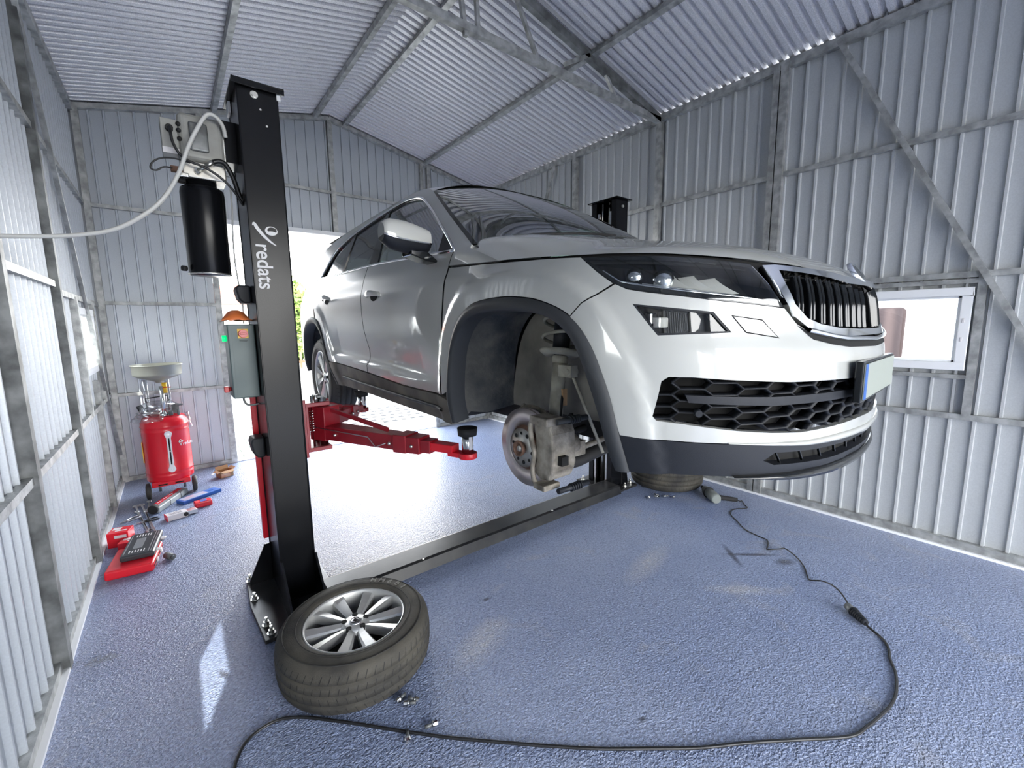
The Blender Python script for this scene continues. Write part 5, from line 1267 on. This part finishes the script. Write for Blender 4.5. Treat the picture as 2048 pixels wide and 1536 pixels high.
# logo and lettering at right of the barrel
lo_ = onb(.535, .1905, .150); xa_ = (fd.cross(Vector((0, 0, 1))) * -1); a_ = .150 / .19; xt = (sdv * math.cos(a_) - fd * math.sin(a_)).normalized()
fit_text('redats', .12, .034, tuple(onb(.52, .197, .175)), tuple(xt), (0, 0, 1), white_txt, brl, bold=.01)
lgx = MB(); q = onb(.535, .196, .098); a2 = .098 / .19; xt2 = (sdv * math.cos(a2) - fd * math.sin(a2)).normalized()
lgx.tube([q + xt2 * a + Vector((0, 0, b)) for a, b in ((-.020, .014), (-.012, .0), (-.004, -.028), (.010, .004), (.018, .020))], .004, 6); lgx.tube([q + xt2 * (.010 * math.cos(t) - .004) + Vector((0, 0, .018 + .012 * math.sin(t))) for t in np.linspace(0, 2 * PI, 16)], .003, 6, cap=False); lgx.obj('lettering_emblem', white_txt, brl)
MB().box(dx - .192, dx - .186, dy - .05, dy + .03, .36, .56).obj('yellow_sticker', yellow, brl)
# undercarriage, wheels
MB().box(dx - .150, dx + .150, dy - .17, dy + .12, .125, .175).obj('base_frame', bright_red, od, bevel=.006); MB().box(dx - .10, dx - .03, dy - .176, dy - .168, .138, .150).box(dx + .03, dx + .10, dy - .176, dy - .168, .138, .150).obj('frame_slot', gap_black, od)
for sx in (-1, 1):
    w_ = MB(); w_.lathe([(0, -.020), (.055, -.020), (.072, -.016), (.078, -.010), (.078, .010), (.072, .016), (.055, .020), (0, .020)], c=(dx + sx * .182, dy - .08, .078), axis='x', n=36)
    wo = w_.obj('wheel', rubber, od); 
    MB().cyl((dx + sx * .205, dy - .08, .078), (dx + sx * .16, dy - .08, .078), .020, n=16).obj('wheel_hub', galv_dark, wo)
for sx in (-1, 1): MB().cyl((dx + sx * .10, dy + .12, .0), (dx + sx * .10, dy + .12, .14), .012, n=12).obj('stand_leg', galv_dark, od)
# column, pump head, bowl
MB().cyl((dx + .01, dy - .10, .80), (dx + .01, dy - .10, 1.10), .018, n=24).cyl((dx + .01, dy - .10, .80), (dx + .01, dy - .10, .83), .034, n=24).obj('bowl_tube', steel, od)
for (x, y, r) in ((-.115, .06, .022), (.055, .06, .022)): MB().cyl((dx + x, dy + y, .82), (dx + x, dy + y, 1.16), r, n=20).obj('sight_tube', clear_plastic, od)
gc = MB(); gc.lathe([(.0, .84), (.145, .84), (.150, .86), (.150, .895), (.110, .93), (.0, .935)], c=(dx - .03, dy + .05, 0), n=40); gc.obj('gauge_dome', clear_plastic, od)
MB().lathe([(.10, .82), (.12, .825), (.12, .84), (.10, .845)], c=(dx - .03, dy + .05, 0), n=36).obj('dome_ring', zinc, od)
bw = MB(); bw.lathe([(0, 1.125), (.020, 1.125), (.03, 1.140), (.150, 1.185), (.185, 1.205), (.190, 1.215), (.192, 1.298), (.202, 1.300), (.202, 1.308), (.188, 1.306), (.186, 1.22), (.03, 1.16), (0, 1.155)], c=(dx - .005, dy - .03, 0), n=64); bw.obj('drain_bowl', bowl_m, od)
MB().cyl((dx + .035, dy - .09, 1.03), (dx + .035, dy - .09, 1.13), .020, n=20).obj('yellow_valve', yellow, od); MB().cyl((dx + .0, dy - .11, 1.085), (dx + .085, dy - .11, 1.085), .004, n=8).obj('valve_lever', bright_red, od)
MB().box(dx + .07, dx + .13, dy - .06, dy + .0, .815, .905).cyl((dx + .10, dy - .08, .90), (dx + .16, dy - .08, .90), .010).cyl((dx + .06, dy - .12, .81), (dx + .06, dy - .12, .85), .018).cyl((dx + .12, dy - .10, .80), (dx + .12, dy - .10, .86), .012).obj('valve_block', galv_dark, od, bevel=.003)
MB().cyl((dx - .16, dy + .10, .84), (dx - .18, dy + .10, .90), .025).obj('hose_end', matte_black, od)
MB().tube([(dx - .12, dy + .19, .72), (dx - .13, dy + .21, .95), (dx + .05, dy + .21, .97), (dx + .06, dy + .19, .72)], .010, 8).obj('push_handle', matte_black, od)
# crumpled clear plastic wrap over the barrel shoulder
def wrap(cx, cy, cz, rx, ry, rz, seed, label):
    rnd = random.Random(seed); mb = MB(); rows = []
    for i in range(12):
        row = []
        for j in range(18):
            t = 2 * PI * j / 18; f = i / 11; rr = 1 - .55 * f + rnd.uniform(-.08, .08)
            row.append((cx + rx * rr * math.cos(t), cy + ry * rr * math.sin(t), cz + rz * f + rnd.uniform(-.012, .012)))
        rows.append(row)
    mb.grid(rows, closed=True); mb.add(rows[-1], [tuple(range(18))]); o = mb.obj('plastic_wrap', clear_plastic); tag(o, label, 'plastic wrap'); return o
wrap(dx - .095, dy - .06, .775, .155, .15, .11, 1, 'crumpled clear plastic wrap on the left shoulder of the red barrel')
wrap(dx + .185, dy - .02, .66, .035, .06, .15, 2, 'strip of clear plastic film hanging at the right of the red barrel')
# ------------------------------------------------------------------ things on the floor, left
def cuboid(name, c, L_, W_, H_, rz, m, label, cat, z0=0., bevel=.002, group=None, tilt=None):
    t = thing(name, label, cat, (c[0], c[1], z0), rz, group)
    Mx = Matrix.Translation((c[0], c[1], z0)) @ Matrix.Rotation(rz, 4, 'Z')
    o = MB().box(-L_ / 2, L_ / 2, -W_ / 2, W_ / 2, 0, H_, M=Mx).obj('case_body', m, t, bevel=bevel, seg=3)
    return t, Mx
# open carton box
bx_ = thing('cardboard_box', 'small open brown cardboard box on the floor beside the gate post', 'box', (.325, 5.66, 0), .35)
Mx = Matrix.Translation((.325, 5.66, 0)) @ Matrix.Rotation(.35, 4, 'Z'); b_ = MB(); w_, d_, h_ = .065, .055, .075
b_.box(-w_, w_, -d_, -d_ + .003, 0, h_, M=Mx).box(-w_, w_, d_ - .003, d_, 0, h_, M=Mx).box(-w_, -w_ + .003, -d_, d_, 0, h_, M=Mx).box(w_ - .003, w_, -d_, d_, 0, h_, M=Mx).box(-w_, w_, -d_, d_, 0, .003, M=Mx); b_.obj('box_walls', card, bx_)
MB().box(-w_ * .9, w_ * .5, -d_ - .001, -d_, .006, .05, M=Mx).obj('printed_panel', card_print, bx_)
for (v) in (((-w_, -d_, h_), (w_, -d_, h_), (w_ * .9, -d_ - .035, h_ - .015), (-w_ * .8, -d_ - .04, h_ - .018)), ((w_, -d_, h_), (w_, d_, h_), (w_ + .025, d_ * .8, h_ + .022), (w_ + .03, -d_ * .9, h_ + .02)), ((-w_, d_, h_), (w_, d_, h_), (w_, d_ + .01, h_ + .035), (-w_, d_ + .01, h_ + .035)), ((-w_, -d_, h_), (-w_, d_, h_), (-w_ - .03, d_, h_ - .01), (-w_ - .03, -d_, h_ - .012))):
    f = MB(); f.add([Mx @ Vector(p) for p in v], [(0, 1, 2, 3)]); o_ = f.obj('box_flap', card, bx_); s_ = o_.modifiers.new('t', 'SOLIDIFY'); s_.thickness = .0025
tag(MB().prism([(.205, 5.83), (.24, 5.85), (.235, 5.80), (.215, 5.79)], .0, .004).obj('paper_scrap', white_card), 'small white paper scrap on the floor left of the open carton', 'paper')
# long torque wrench box: dark case with red printed top, round black end
def dirmat(p, q, z=0): 
    p = Vector((p[0], p[1], z)); q = Vector((q[0], q[1], z)); d = (q - p).normalized(); return frame(p, d, Vector((0, 0, 1)).cross(d), Vector((0, 0, 1))), (q - p).length
tc_ = thing('torque_wrench_case', 'long dark grey tool box with a red printed top and round black end', 'tool case', (-.17, 5.12, 0))
Md, Ld = dirmat((-.275, 4.90), (-.055, 5.34)); 
MB().box(.0, Ld, -.045, .045, 0, .055, M=Md).obj('case_body', grey_card, tc_, bevel=.008, seg=3)
MB().box(.03, Ld - .01, .0, .0455, .0545, .0565, M=Md).obj('red_print', bright_red, tc_)
MB().cyl(Md @ Vector((-.015, 0, .040)), Md @ Vector((.03, 0, .040)), .040, n=24).obj('end_cap', matte_black, tc_, bevel=.004)
for k in (.18, .36): MB().box(k, k + .004, -.0462, .0462, .002, .0562, M=Md).obj('case_seam', gap_black, tc_)
for k in range(9): MB().box(Ld * (.16 + .065 * k), Ld * (.16 + .065 * k) + .018, .016, .030, .0565, .0569, M=Md).obj('printed_mark', white_txt, tc_)
# blue flat case
t_, Mx = cuboid('blue_tool_case', (.07, 5.10), .36, .115, .032, .52, blue_m, 'flat blue plastic tool case with a pale printed top on the floor', 'tool case', bevel=.004)
MB().box(-.16, .06, -.045, .045, .0322, .033, M=Mx).obj('printed_top', pale_blue, t_); MB().cyl(Mx @ Vector((.12, .01, .032)), Mx @ Vector((.12, .01, .036)), .022).obj('round_clasp', blue_m, t_)
# small red box
t_, Mx = cuboid('red_tool_box', (.085, 4.83), .135, .085, .052, .12, bright_red, 'small red plastic box with a blue label in front of the blue case', 'box', bevel=.010)
MB().box(-.02, .03, -.030, .025, .0522, .053, M=Mx).obj('blue_label', blue_m, t_)
# white and silver package
t_, Mx = cuboid('white_package', (-.115, 4.66), .150, .085, .048, .25, white_card, 'white and silver carton with one red end lying beside the small red box', 'package', bevel=.003)
MB().box(-.0765, -.072, -.044, .044, .0, .049, M=Mx).obj('red_end', bright_red, t_); MB().box(.075, .15, -.035, .04, .004, .040, M=Mx).obj('foil_sleeve', silver, t_, bevel=.006); MB().cyl(Mx @ Vector((.06, -.046, .024)), Mx @ Vector((.06, -.040, .024)), .018).obj('black_cap', matte_black, t_)
for k in range(4): MB().box(-.05, .04, -.028 + k * .015, -.024 + k * .015, .0482, .049, M=Mx).obj('printed_line', gap_black if k % 2 else pale_blue, t_)
# combination wrenches fanned out on the floor
def spanner(p, q, s, label):
    Md, Ld = dirmat(p, q); t = thing('combination_wrench', label, 'wrench', (p[0], p[1], 0), group='chrome wrenches on the floor')
    m_ = MB(); m_.box(.02 * s, Ld - .03 * s, -.005 * s, .005 * s, .002, .008, M=Md); m_.obj('shank', silver, t, bevel=.002)
    r = MB(); r.lathe([(.009 * s, .001), (.017 * s, .001), (.017 * s, .011), (.009 * s, .011)], n=20, M=Md @ Matrix.Translation((Ld - .015 * s, 0, 0)), close=True); r.obj('ring_end', silver, t)
    MB().prism([(.02 * s, -.008 * s), (.0, -.018 * s), (-.020 * s, -.015 * s), (-.024 * s, -.006 * s), (-.006 * s, -.006 * s), (-.006 * s, .006 * s), (-.024 * s, .006 * s), (-.020 * s, .015 * s), (.0, .018 * s), (.02 * s, .008 * s)], .001, .010, M=Md).obj('open_end', silver, t)
spanner((-.262, 4.20), (-.415, 5.22), 1.5, 'longest chrome wrench of the fan, its lower end beside the black case')
spanner((-.225, 4.24), (-.375, 5.23), 1.5, 'chrome wrench to the right of the longest wrench, reaching the black case')
spanner((-.30, 4.50), (-.40, 5.05), 1.1, 'short chrome wrench inside the fan of wrenches near the left wall')
spanner((-.275, 4.50), (-.335, 5.00), 1.1, 'short chrome wrench at the right side of the fan')
spanner((-.32, 5.02), (-.318, 5.29), 1.1, 'single short wrench pointing to the barrel beside the long dark case')
# pliers and snips
def pliers(c, rz, label, handle, name):
    t = thing(name, label, 'pliers', (c[0], c[1], 0), rz); Mx = Matrix.Translation((c[0], c[1], .008)) @ Matrix.Rotation(rz, 4, 'Z')
    for s in (-1, 1): MB().tube(smoothpts([Mx @ Vector(v) for v in ((0, 0, 0), (.03, s * .018, 0), (.07, s * .028, 0), (.11, s * .020, 0))], 4), .006, 8).obj('handle_grip', handle, t)
    MB().prism([(-.045, -.004), (-.045, .004), (-.01, .014), (.01, .010), (.01, -.010), (-.01, -.014)], -.005, .006, M=Mx).obj('jaws', steel, t, bevel=.001)
pliers((-.345, 4.72), .25, 'black handled pliers lying across the wrench fan', matte_black, 'pliers'); pliers((-.46, 4.83), .7, 'small open pliers beside the left wall', silver, 'snips')
# ratchet / socket piece
tag(MB().cyl((-.18, 3.86, .022), (-.145, 3.80, .022), .022, n=24).cyl((-.145, 3.80, .022), (-.137, 3.787, .022), .014, n=20).obj('socket', galv_dark), 'dark steel impact socket standing alone on the floor right of the black case', 'socket')
# red blow-moulded case with the black case on it
rc = thing('red_tool_case', 'red blow moulded tool case under the black bit case by the left wall', 'tool case', (-.37, 3.86, 0))
Md, Ld = dirmat((-.49, 3.735), (-.255, 3.705)); MB().box(-.01, Ld + .01, .0, .36, 0, .062, M=Md).obj('case_body', bright_red, rc, bevel=.012, seg=3)
MB().box(-.013, Ld + .013, .02, .34, .029, .033, M=Md).obj('case_seam', gap_black, rc)
for y in (.10, .24): MB().box(Ld + .010, Ld + .020, y, y + .03, .018, .045, M=Md).box(-.016, -.008, y, y + .02, .018, .045, M=Md).obj('latch', white_card, rc, bevel=.002)
bc_ = thing('black_bit_case', 'black rounded socket set case with silver stripes lying on the red case', 'tool case', (-.33, 3.98, .062))
Md, Ld = dirmat((-.425, 3.825), (-.240, 3.800), .064); Ms = Md @ Matrix.Rotation(.035, 4, 'X')
MB().box(.0, Ld, .0, .36, 0, .040, M=Ms).obj('case_body', bluegrey_case, bc_, bevel=.012, seg=4)
MB().box(Ld * .80, Ld * .815, .02, .34, .0402, .0412, M=Ms).box(Ld * .88, Ld * .895, .02, .34, .0402, .0412, M=Ms).box(.014, .018, .03, .34, .0402, .0412, M=Ms).obj('silver_stripe', silver, bc_)
MB().box(Ld * .28, Ld * .56, .10, .26, .0402, .0412, M=Ms).obj('silver_label', silver, bc_)
lb = MB()
for k in range(6): lb.box(Ld * .22 + k * .016, Ld * .22 + k * .016 + .006, .04, .075, .0402, .0412, M=Ms).box(Ld * .22 + k * .016, Ld * .22 + k * .016 + .006, .29, .325, .0402, .0412, M=Ms)
lb.obj('vent_marks', white_card, bc_)
for y in (.06, .24): MB().box(Ld - .002, Ld + .030, y, y + .035, .008, .018, M=Ms).obj('latch', white_card, bc_, bevel=.003)
# red cartons behind
def carton(p, q, d_, h_, label, tilt=0.):
    t = thing('red_carton', label, 'box', (p[0], p[1], 0), group='red cartons by the left wall'); Md, Ld = dirmat(p, q); MB().box(0, Ld, 0, d_, 0, h_, M=Md).obj('carton_body', bright_red, t, bevel=.002)
    MB().box(Ld * .35, Ld * .92, -.0008, .0, h_ * .62, h_ * .82, M=Md).box(Ld * .3, Ld * .85, d_ * .3, d_ * .45, h_, h_ + .0008, M=Md).obj('white_print', white_card, t); MB().box(Ld * .1, Ld * .5, d_ * .55, d_ * .9, h_, h_ + .0008, M=Md).obj('white_stripe', white_card, t)
    return t
carton((-.53, 4.31), (-.405, 4.28), .12, .115, 'upright red printed carton against the left wall'); carton((-.465, 4.20), (-.305, 4.165), .10, .062, 'lower red printed carton right in front of the upright one')
# ------------------------------------------------------------------ wheel bolts
def bolt(c, rz, label, group):
    t = thing('wheel_bolt', label, 'wheel bolt', (c[0], c[1], .012), rz, group); Mx = Matrix.Translation((c[0], c[1], .0125)) @ Matrix.Rotation(rz, 4, 'Z')
    MB().cyl(Mx @ Vector((.004, 0, 0)), Mx @ Vector((.034, 0, 0)), .0068, n=14).obj('bolt_shank', galv_dark, t)
    MB().cyl(Mx @ Vector((-.018, 0, 0)), Mx @ Vector((-.002, 0, 0)), .0095, n=6, smooth=False).cyl(Mx @ Vector((-.003, 0, 0)), Mx @ Vector((.006, 0, 0)), .0125, .008, n=20).obj('bolt_head', steel, t)
for (c, r, lab) in (((.642, 1.655), .3, 'wheel bolt nearest the tyre in the little heap of three'), ((.662, 1.612), -.6, 'lowest wheel bolt of the heap of three beside the near tyre'), ((.695, 1.610), 2.3, 'rightmost wheel bolt of the heap of three beside the near tyre'), ((.700, 1.452), 2.9, 'lone wheel bolt lying on the camera side of the heap, above the cable'), ((.592, 1.462), 1.2, 'wheel bolt lying just below the black cable near the wheel')): bolt(c, r, lab, 'wheel bolts beside the near wheel')
for (c, r, lab) in (((3.398, 2.262), .5, 'leftmost of the small wheel bolts in front of the far wheel'), ((3.480, 2.225), 2.0, 'second wheel bolt from the left by the far wheel, lying flat'), ((3.512, 2.248), 1.4, 'wheel bolt in the middle of the row by the far wheel'), ((3.545, 2.185), -.4, 'fourth wheel bolt from the left by the far wheel'), ((3.585, 2.125), .1, 'rightmost wheel bolt of the row by the far wheel')): bolt(c, r, lab, 'wheel bolts beside the far wheel')
# ------------------------------------------------------------------ impact wrench with cord, extension cord
iw = thing('impact_wrench', 'grey corded impact wrench lying on the floor by the right wall', 'power tool', (3.83, 1.88, 0))
p0 = Vector((3.955, 2.035, .040)); p1 = Vector((3.745, 1.79, .052)); d = (p1 - p0).normalized()
bm_ = MB(); n_ = [(.0, .013), (.03, .014), (.032, .024), (.06, .034), (.09, .042), (.20, .045), (.21, .048), (.30, .046), (.32, .038)]
u_ = d.cross(Vector((0, 0, 1))).normalized(); v_ = d.cross(u_); rows = [[p0 + d * a + (u_ * math.cos(t) + v_ * math.sin(t)) * r for t in np.linspace(0, 2 * PI, 24, endpoint=False)] for a, r in n_]
bm_.grid(rows, closed=True); bm_.add(rows[-1], [tuple(range(24))]); bm_.add(rows[0], [tuple(range(24))]); bm_.obj('tool_body', tool_grey, iw)
MB().cyl(p0 - d * .02, p0 + d * .03, .015, n=16).obj('drive_anvil', matte_black, iw)
rg = MB(); rg.tube([p0 + d * .145 + (u_ * math.cos(t) + v_ * math.sin(t)) * .047 for t in np.linspace(0, 2 * PI, 25)], .006, 8, cap=False); rg.obj('hanger_ring', matte_black, iw)
hp = p0 + d * .25; he = Vector((3.93, 1.695, .030)); MB().tube([hp, hp + (he - hp) * .35, hp + (he - hp) * .7, he], [.030, .022, .021, .019], 16).obj('handle', matte_black, iw); MB().box(hp.x + .02, hp.x + .045, hp.y - .06, hp.y - .035, .045, .062).obj('trigger', matte_black, iw, bevel=.003)
r_ = .0042
cpts = [(3.93, 1.695, .028), (3.955, 1.68, .016), (3.995, 1.682, .008), (3.93, 1.63, .006), (3.876, 1.582, .005), (3.79, 1.632, .005), (3.70, 1.645, .005), (3.620, 1.60, .005), (3.545, 1.515, .005), (3.449, 1.412, .005), (3.414, 1.30, .005), (3.40, 1.23, .005), (3.31, 1.19, .005), (3.25, 1.17, .008), (3.30, 1.11, .02), (3.326, 1.08, .025), (3.28, .99, .012), (3.20, .92, .005), (3.10, .87, .005), (3.052, .84, .01), (3.06, .78, .03), (3.03, .72, .045), (2.97, .66, .050), (2.90, .607, .040)]
MB().tube(smoothpts(cpts, 8), r_, 8).obj('tool_cord', cable_black, iw)
pgm = MB(); a = Vector((2.885, .597, .028)); b = Vector((2.805, .505, .024)); dd = (b - a).normalized(); pgm.cyl(a - dd * .015, a + dd * .035, .020, .023, n=20); pgm.obj('plug', galv_dark, iw)
ec = thing('extension_cord', 'long black extension cord looping over the floor to the bottom left', 'cord', (1.5, .8, 0))
sk = MB()
for k in range(8): c0 = a + dd * (.030 + k * .012); sk.cyl(c0, c0 + dd * .010, .027 - .0012 * k, .024 - .0012 * k, n=20)
sk.cyl(a + dd * .03, b, .019, .013, n=16); sk.obj('rubber_socket', trim_black, ec)
epts = [tuple(b), (2.790, .487, .016), (2.754, .421, .006), (2.69, .385, .006), (2.611, .364, .006), (2.53, .33, .006), (2.444, .309, .006), (2.36, .298, .006), (2.272, .299, .006), (2.17, .315, .006), (2.082, .333, .006), (1.975, .364, .006), (1.805, .483, .006), (1.64, .60, .006), (1.467, .713, .006), (1.31, .835, .006), (1.161, .954, .006), (1.01, 1.09, .006), (.873, 1.22, .006), (.727, 1.362, .006), (.63, 1.465, .006), (.554, 1.548, .006), (.45, 1.665, .006), (.355, 1.765, .006), (.28, 1.84, .006), (.207, 1.885, .006), (.14, 1.887, .006), (.076, 1.854, .006), (.034, 1.772, .006), (.02, 1.66, .006), (.05, 1.45, .006), (.1, 1.1, .006)]
MB().tube(smoothpts(epts, 6), .0062, 10).obj('cord', cable_black, ec)
# thin film shred by the left base strip
fs = MB(); rnd = random.Random(9)
for k in range(9): x, y = -.50 + rnd.uniform(0, .10), 2.83 + rnd.uniform(-.03, .04); fs.add([(x, y, .003), (x + .05, y + .01, .012), (x + .055, y - .01, .006), (x + .01, y - .012, .003)], [(0, 1, 2, 3)])
tag(fs.obj('plastic_shred', clear_plastic), 'shred of clear plastic film on the floor strip by the left wall', 'plastic film')

# ------------------------------------------------------------------ light and camera
w = bpy.data.worlds.new('World'); SC.world = w; w.use_nodes = True; nt = w.node_tree
bg = nt.nodes['Background']; tcw = nt.nodes.new('ShaderNodeTexCoord'); sep = nt.nodes.new('ShaderNodeSeparateXYZ'); rmp = nt.nodes.new('ShaderNodeValToRGB')
nt.links.new(tcw.outputs['Generated'], sep.inputs[0]); nt.links.new(sep.outputs['Z'], rmp.inputs[0]); nt.links.new(rmp.outputs[0], bg.inputs['Color'])
rmp.color_ramp.elements[0].position = .0; rmp.color_ramp.elements[0].color = (1.0, .99, .96, 1); rmp.color_ramp.elements[1].position = .7; rmp.color_ramp.elements[1].color = (.80, .88, 1.0, 1)
bg.inputs['Strength'].default_value = 11.0
sun = bpy.data.lights.new('sun', 'SUN'); sun.energy = 14; sun.angle = .009; sun.color = (1, .95, .86)
so_ = bpy.data.objects.new('sun', sun); COL.objects.link(so_); so_.rotation_euler = Vector((.38, 1.08, -1)).to_track_quat('-Z', 'Y').to_euler()
def portal(name, loc, rot, sx, sy):
    l = bpy.data.lights.new(name, 'AREA'); l.shape = 'RECTANGLE'; l.size = sx; l.size_y = sy; l.cycles.is_portal = True
    o = bpy.data.objects.new(name, l); COL.objects.link(o); o.location = loc; o.rotation_euler = rot
portal('portal_gate', ((GX0 + GX1) / 2, YB + .05, GZ / 2), (-PI / 2, 0, 0), GX1 - GX0, GZ)
portal('portal_front', (1.85, YF - .05, 1.58), (PI / 2, 0, 0), 4.2, 3.15)
portal('portal_window', (XR + .03, .86, 1.575), (0, PI / 2, 0), .6, .92)
portal('portal_window_left', (XL - .03, 5.21, 1.55), (0, -PI / 2, 0), .6, .82)
cam = bpy.data.cameras.new('camera'); co = bpy.data.objects.new('camera', cam); COL.objects.link(co); SC.camera = co
f_, yaw, pit, rol = 861.610188, .664750597, .138227044, -.0128064212
cam.sensor_fit = 'HORIZONTAL'; cam.sensor_width = 36; cam.lens = f_ / 2048 * 36; cam.clip_start = .02; cam.clip_end = 200
cy_, sy_ = math.cos(yaw), math.sin(yaw); cp, sp_ = math.cos(pit), math.sin(pit)
fw = Vector((sy_ * cp, cy_ * cp, -sp_)); rt = Vector((cy_, -sy_, 0)); up = rt.cross(fw); c, s = math.cos(rol), math.sin(rol)
r2 = rt * c + up * s; u2 = -rt * s + up * c
co.matrix_world = frame((0, 0, 1.65), r2, u2, -fw)
SC.view_settings.view_transform = 'Standard'; SC.view_settings.look = 'None'; SC.view_settings.gamma = 1; SC.view_settings.exposure = 0.45; SC.view_settings.use_curve_mapping = False
SC.cycles.max_bounces = 10; SC.cycles.diffuse_bounces = 6; SC.cycles.glossy_bounces = 5; SC.cycles.transparent_max_bounces = 12; SC.cycles.sample_clamp_indirect = 8
SC.cycles.use_denoising = True; SC.cycles.caustics_reflective = False; SC.cycles.caustics_refractive = False
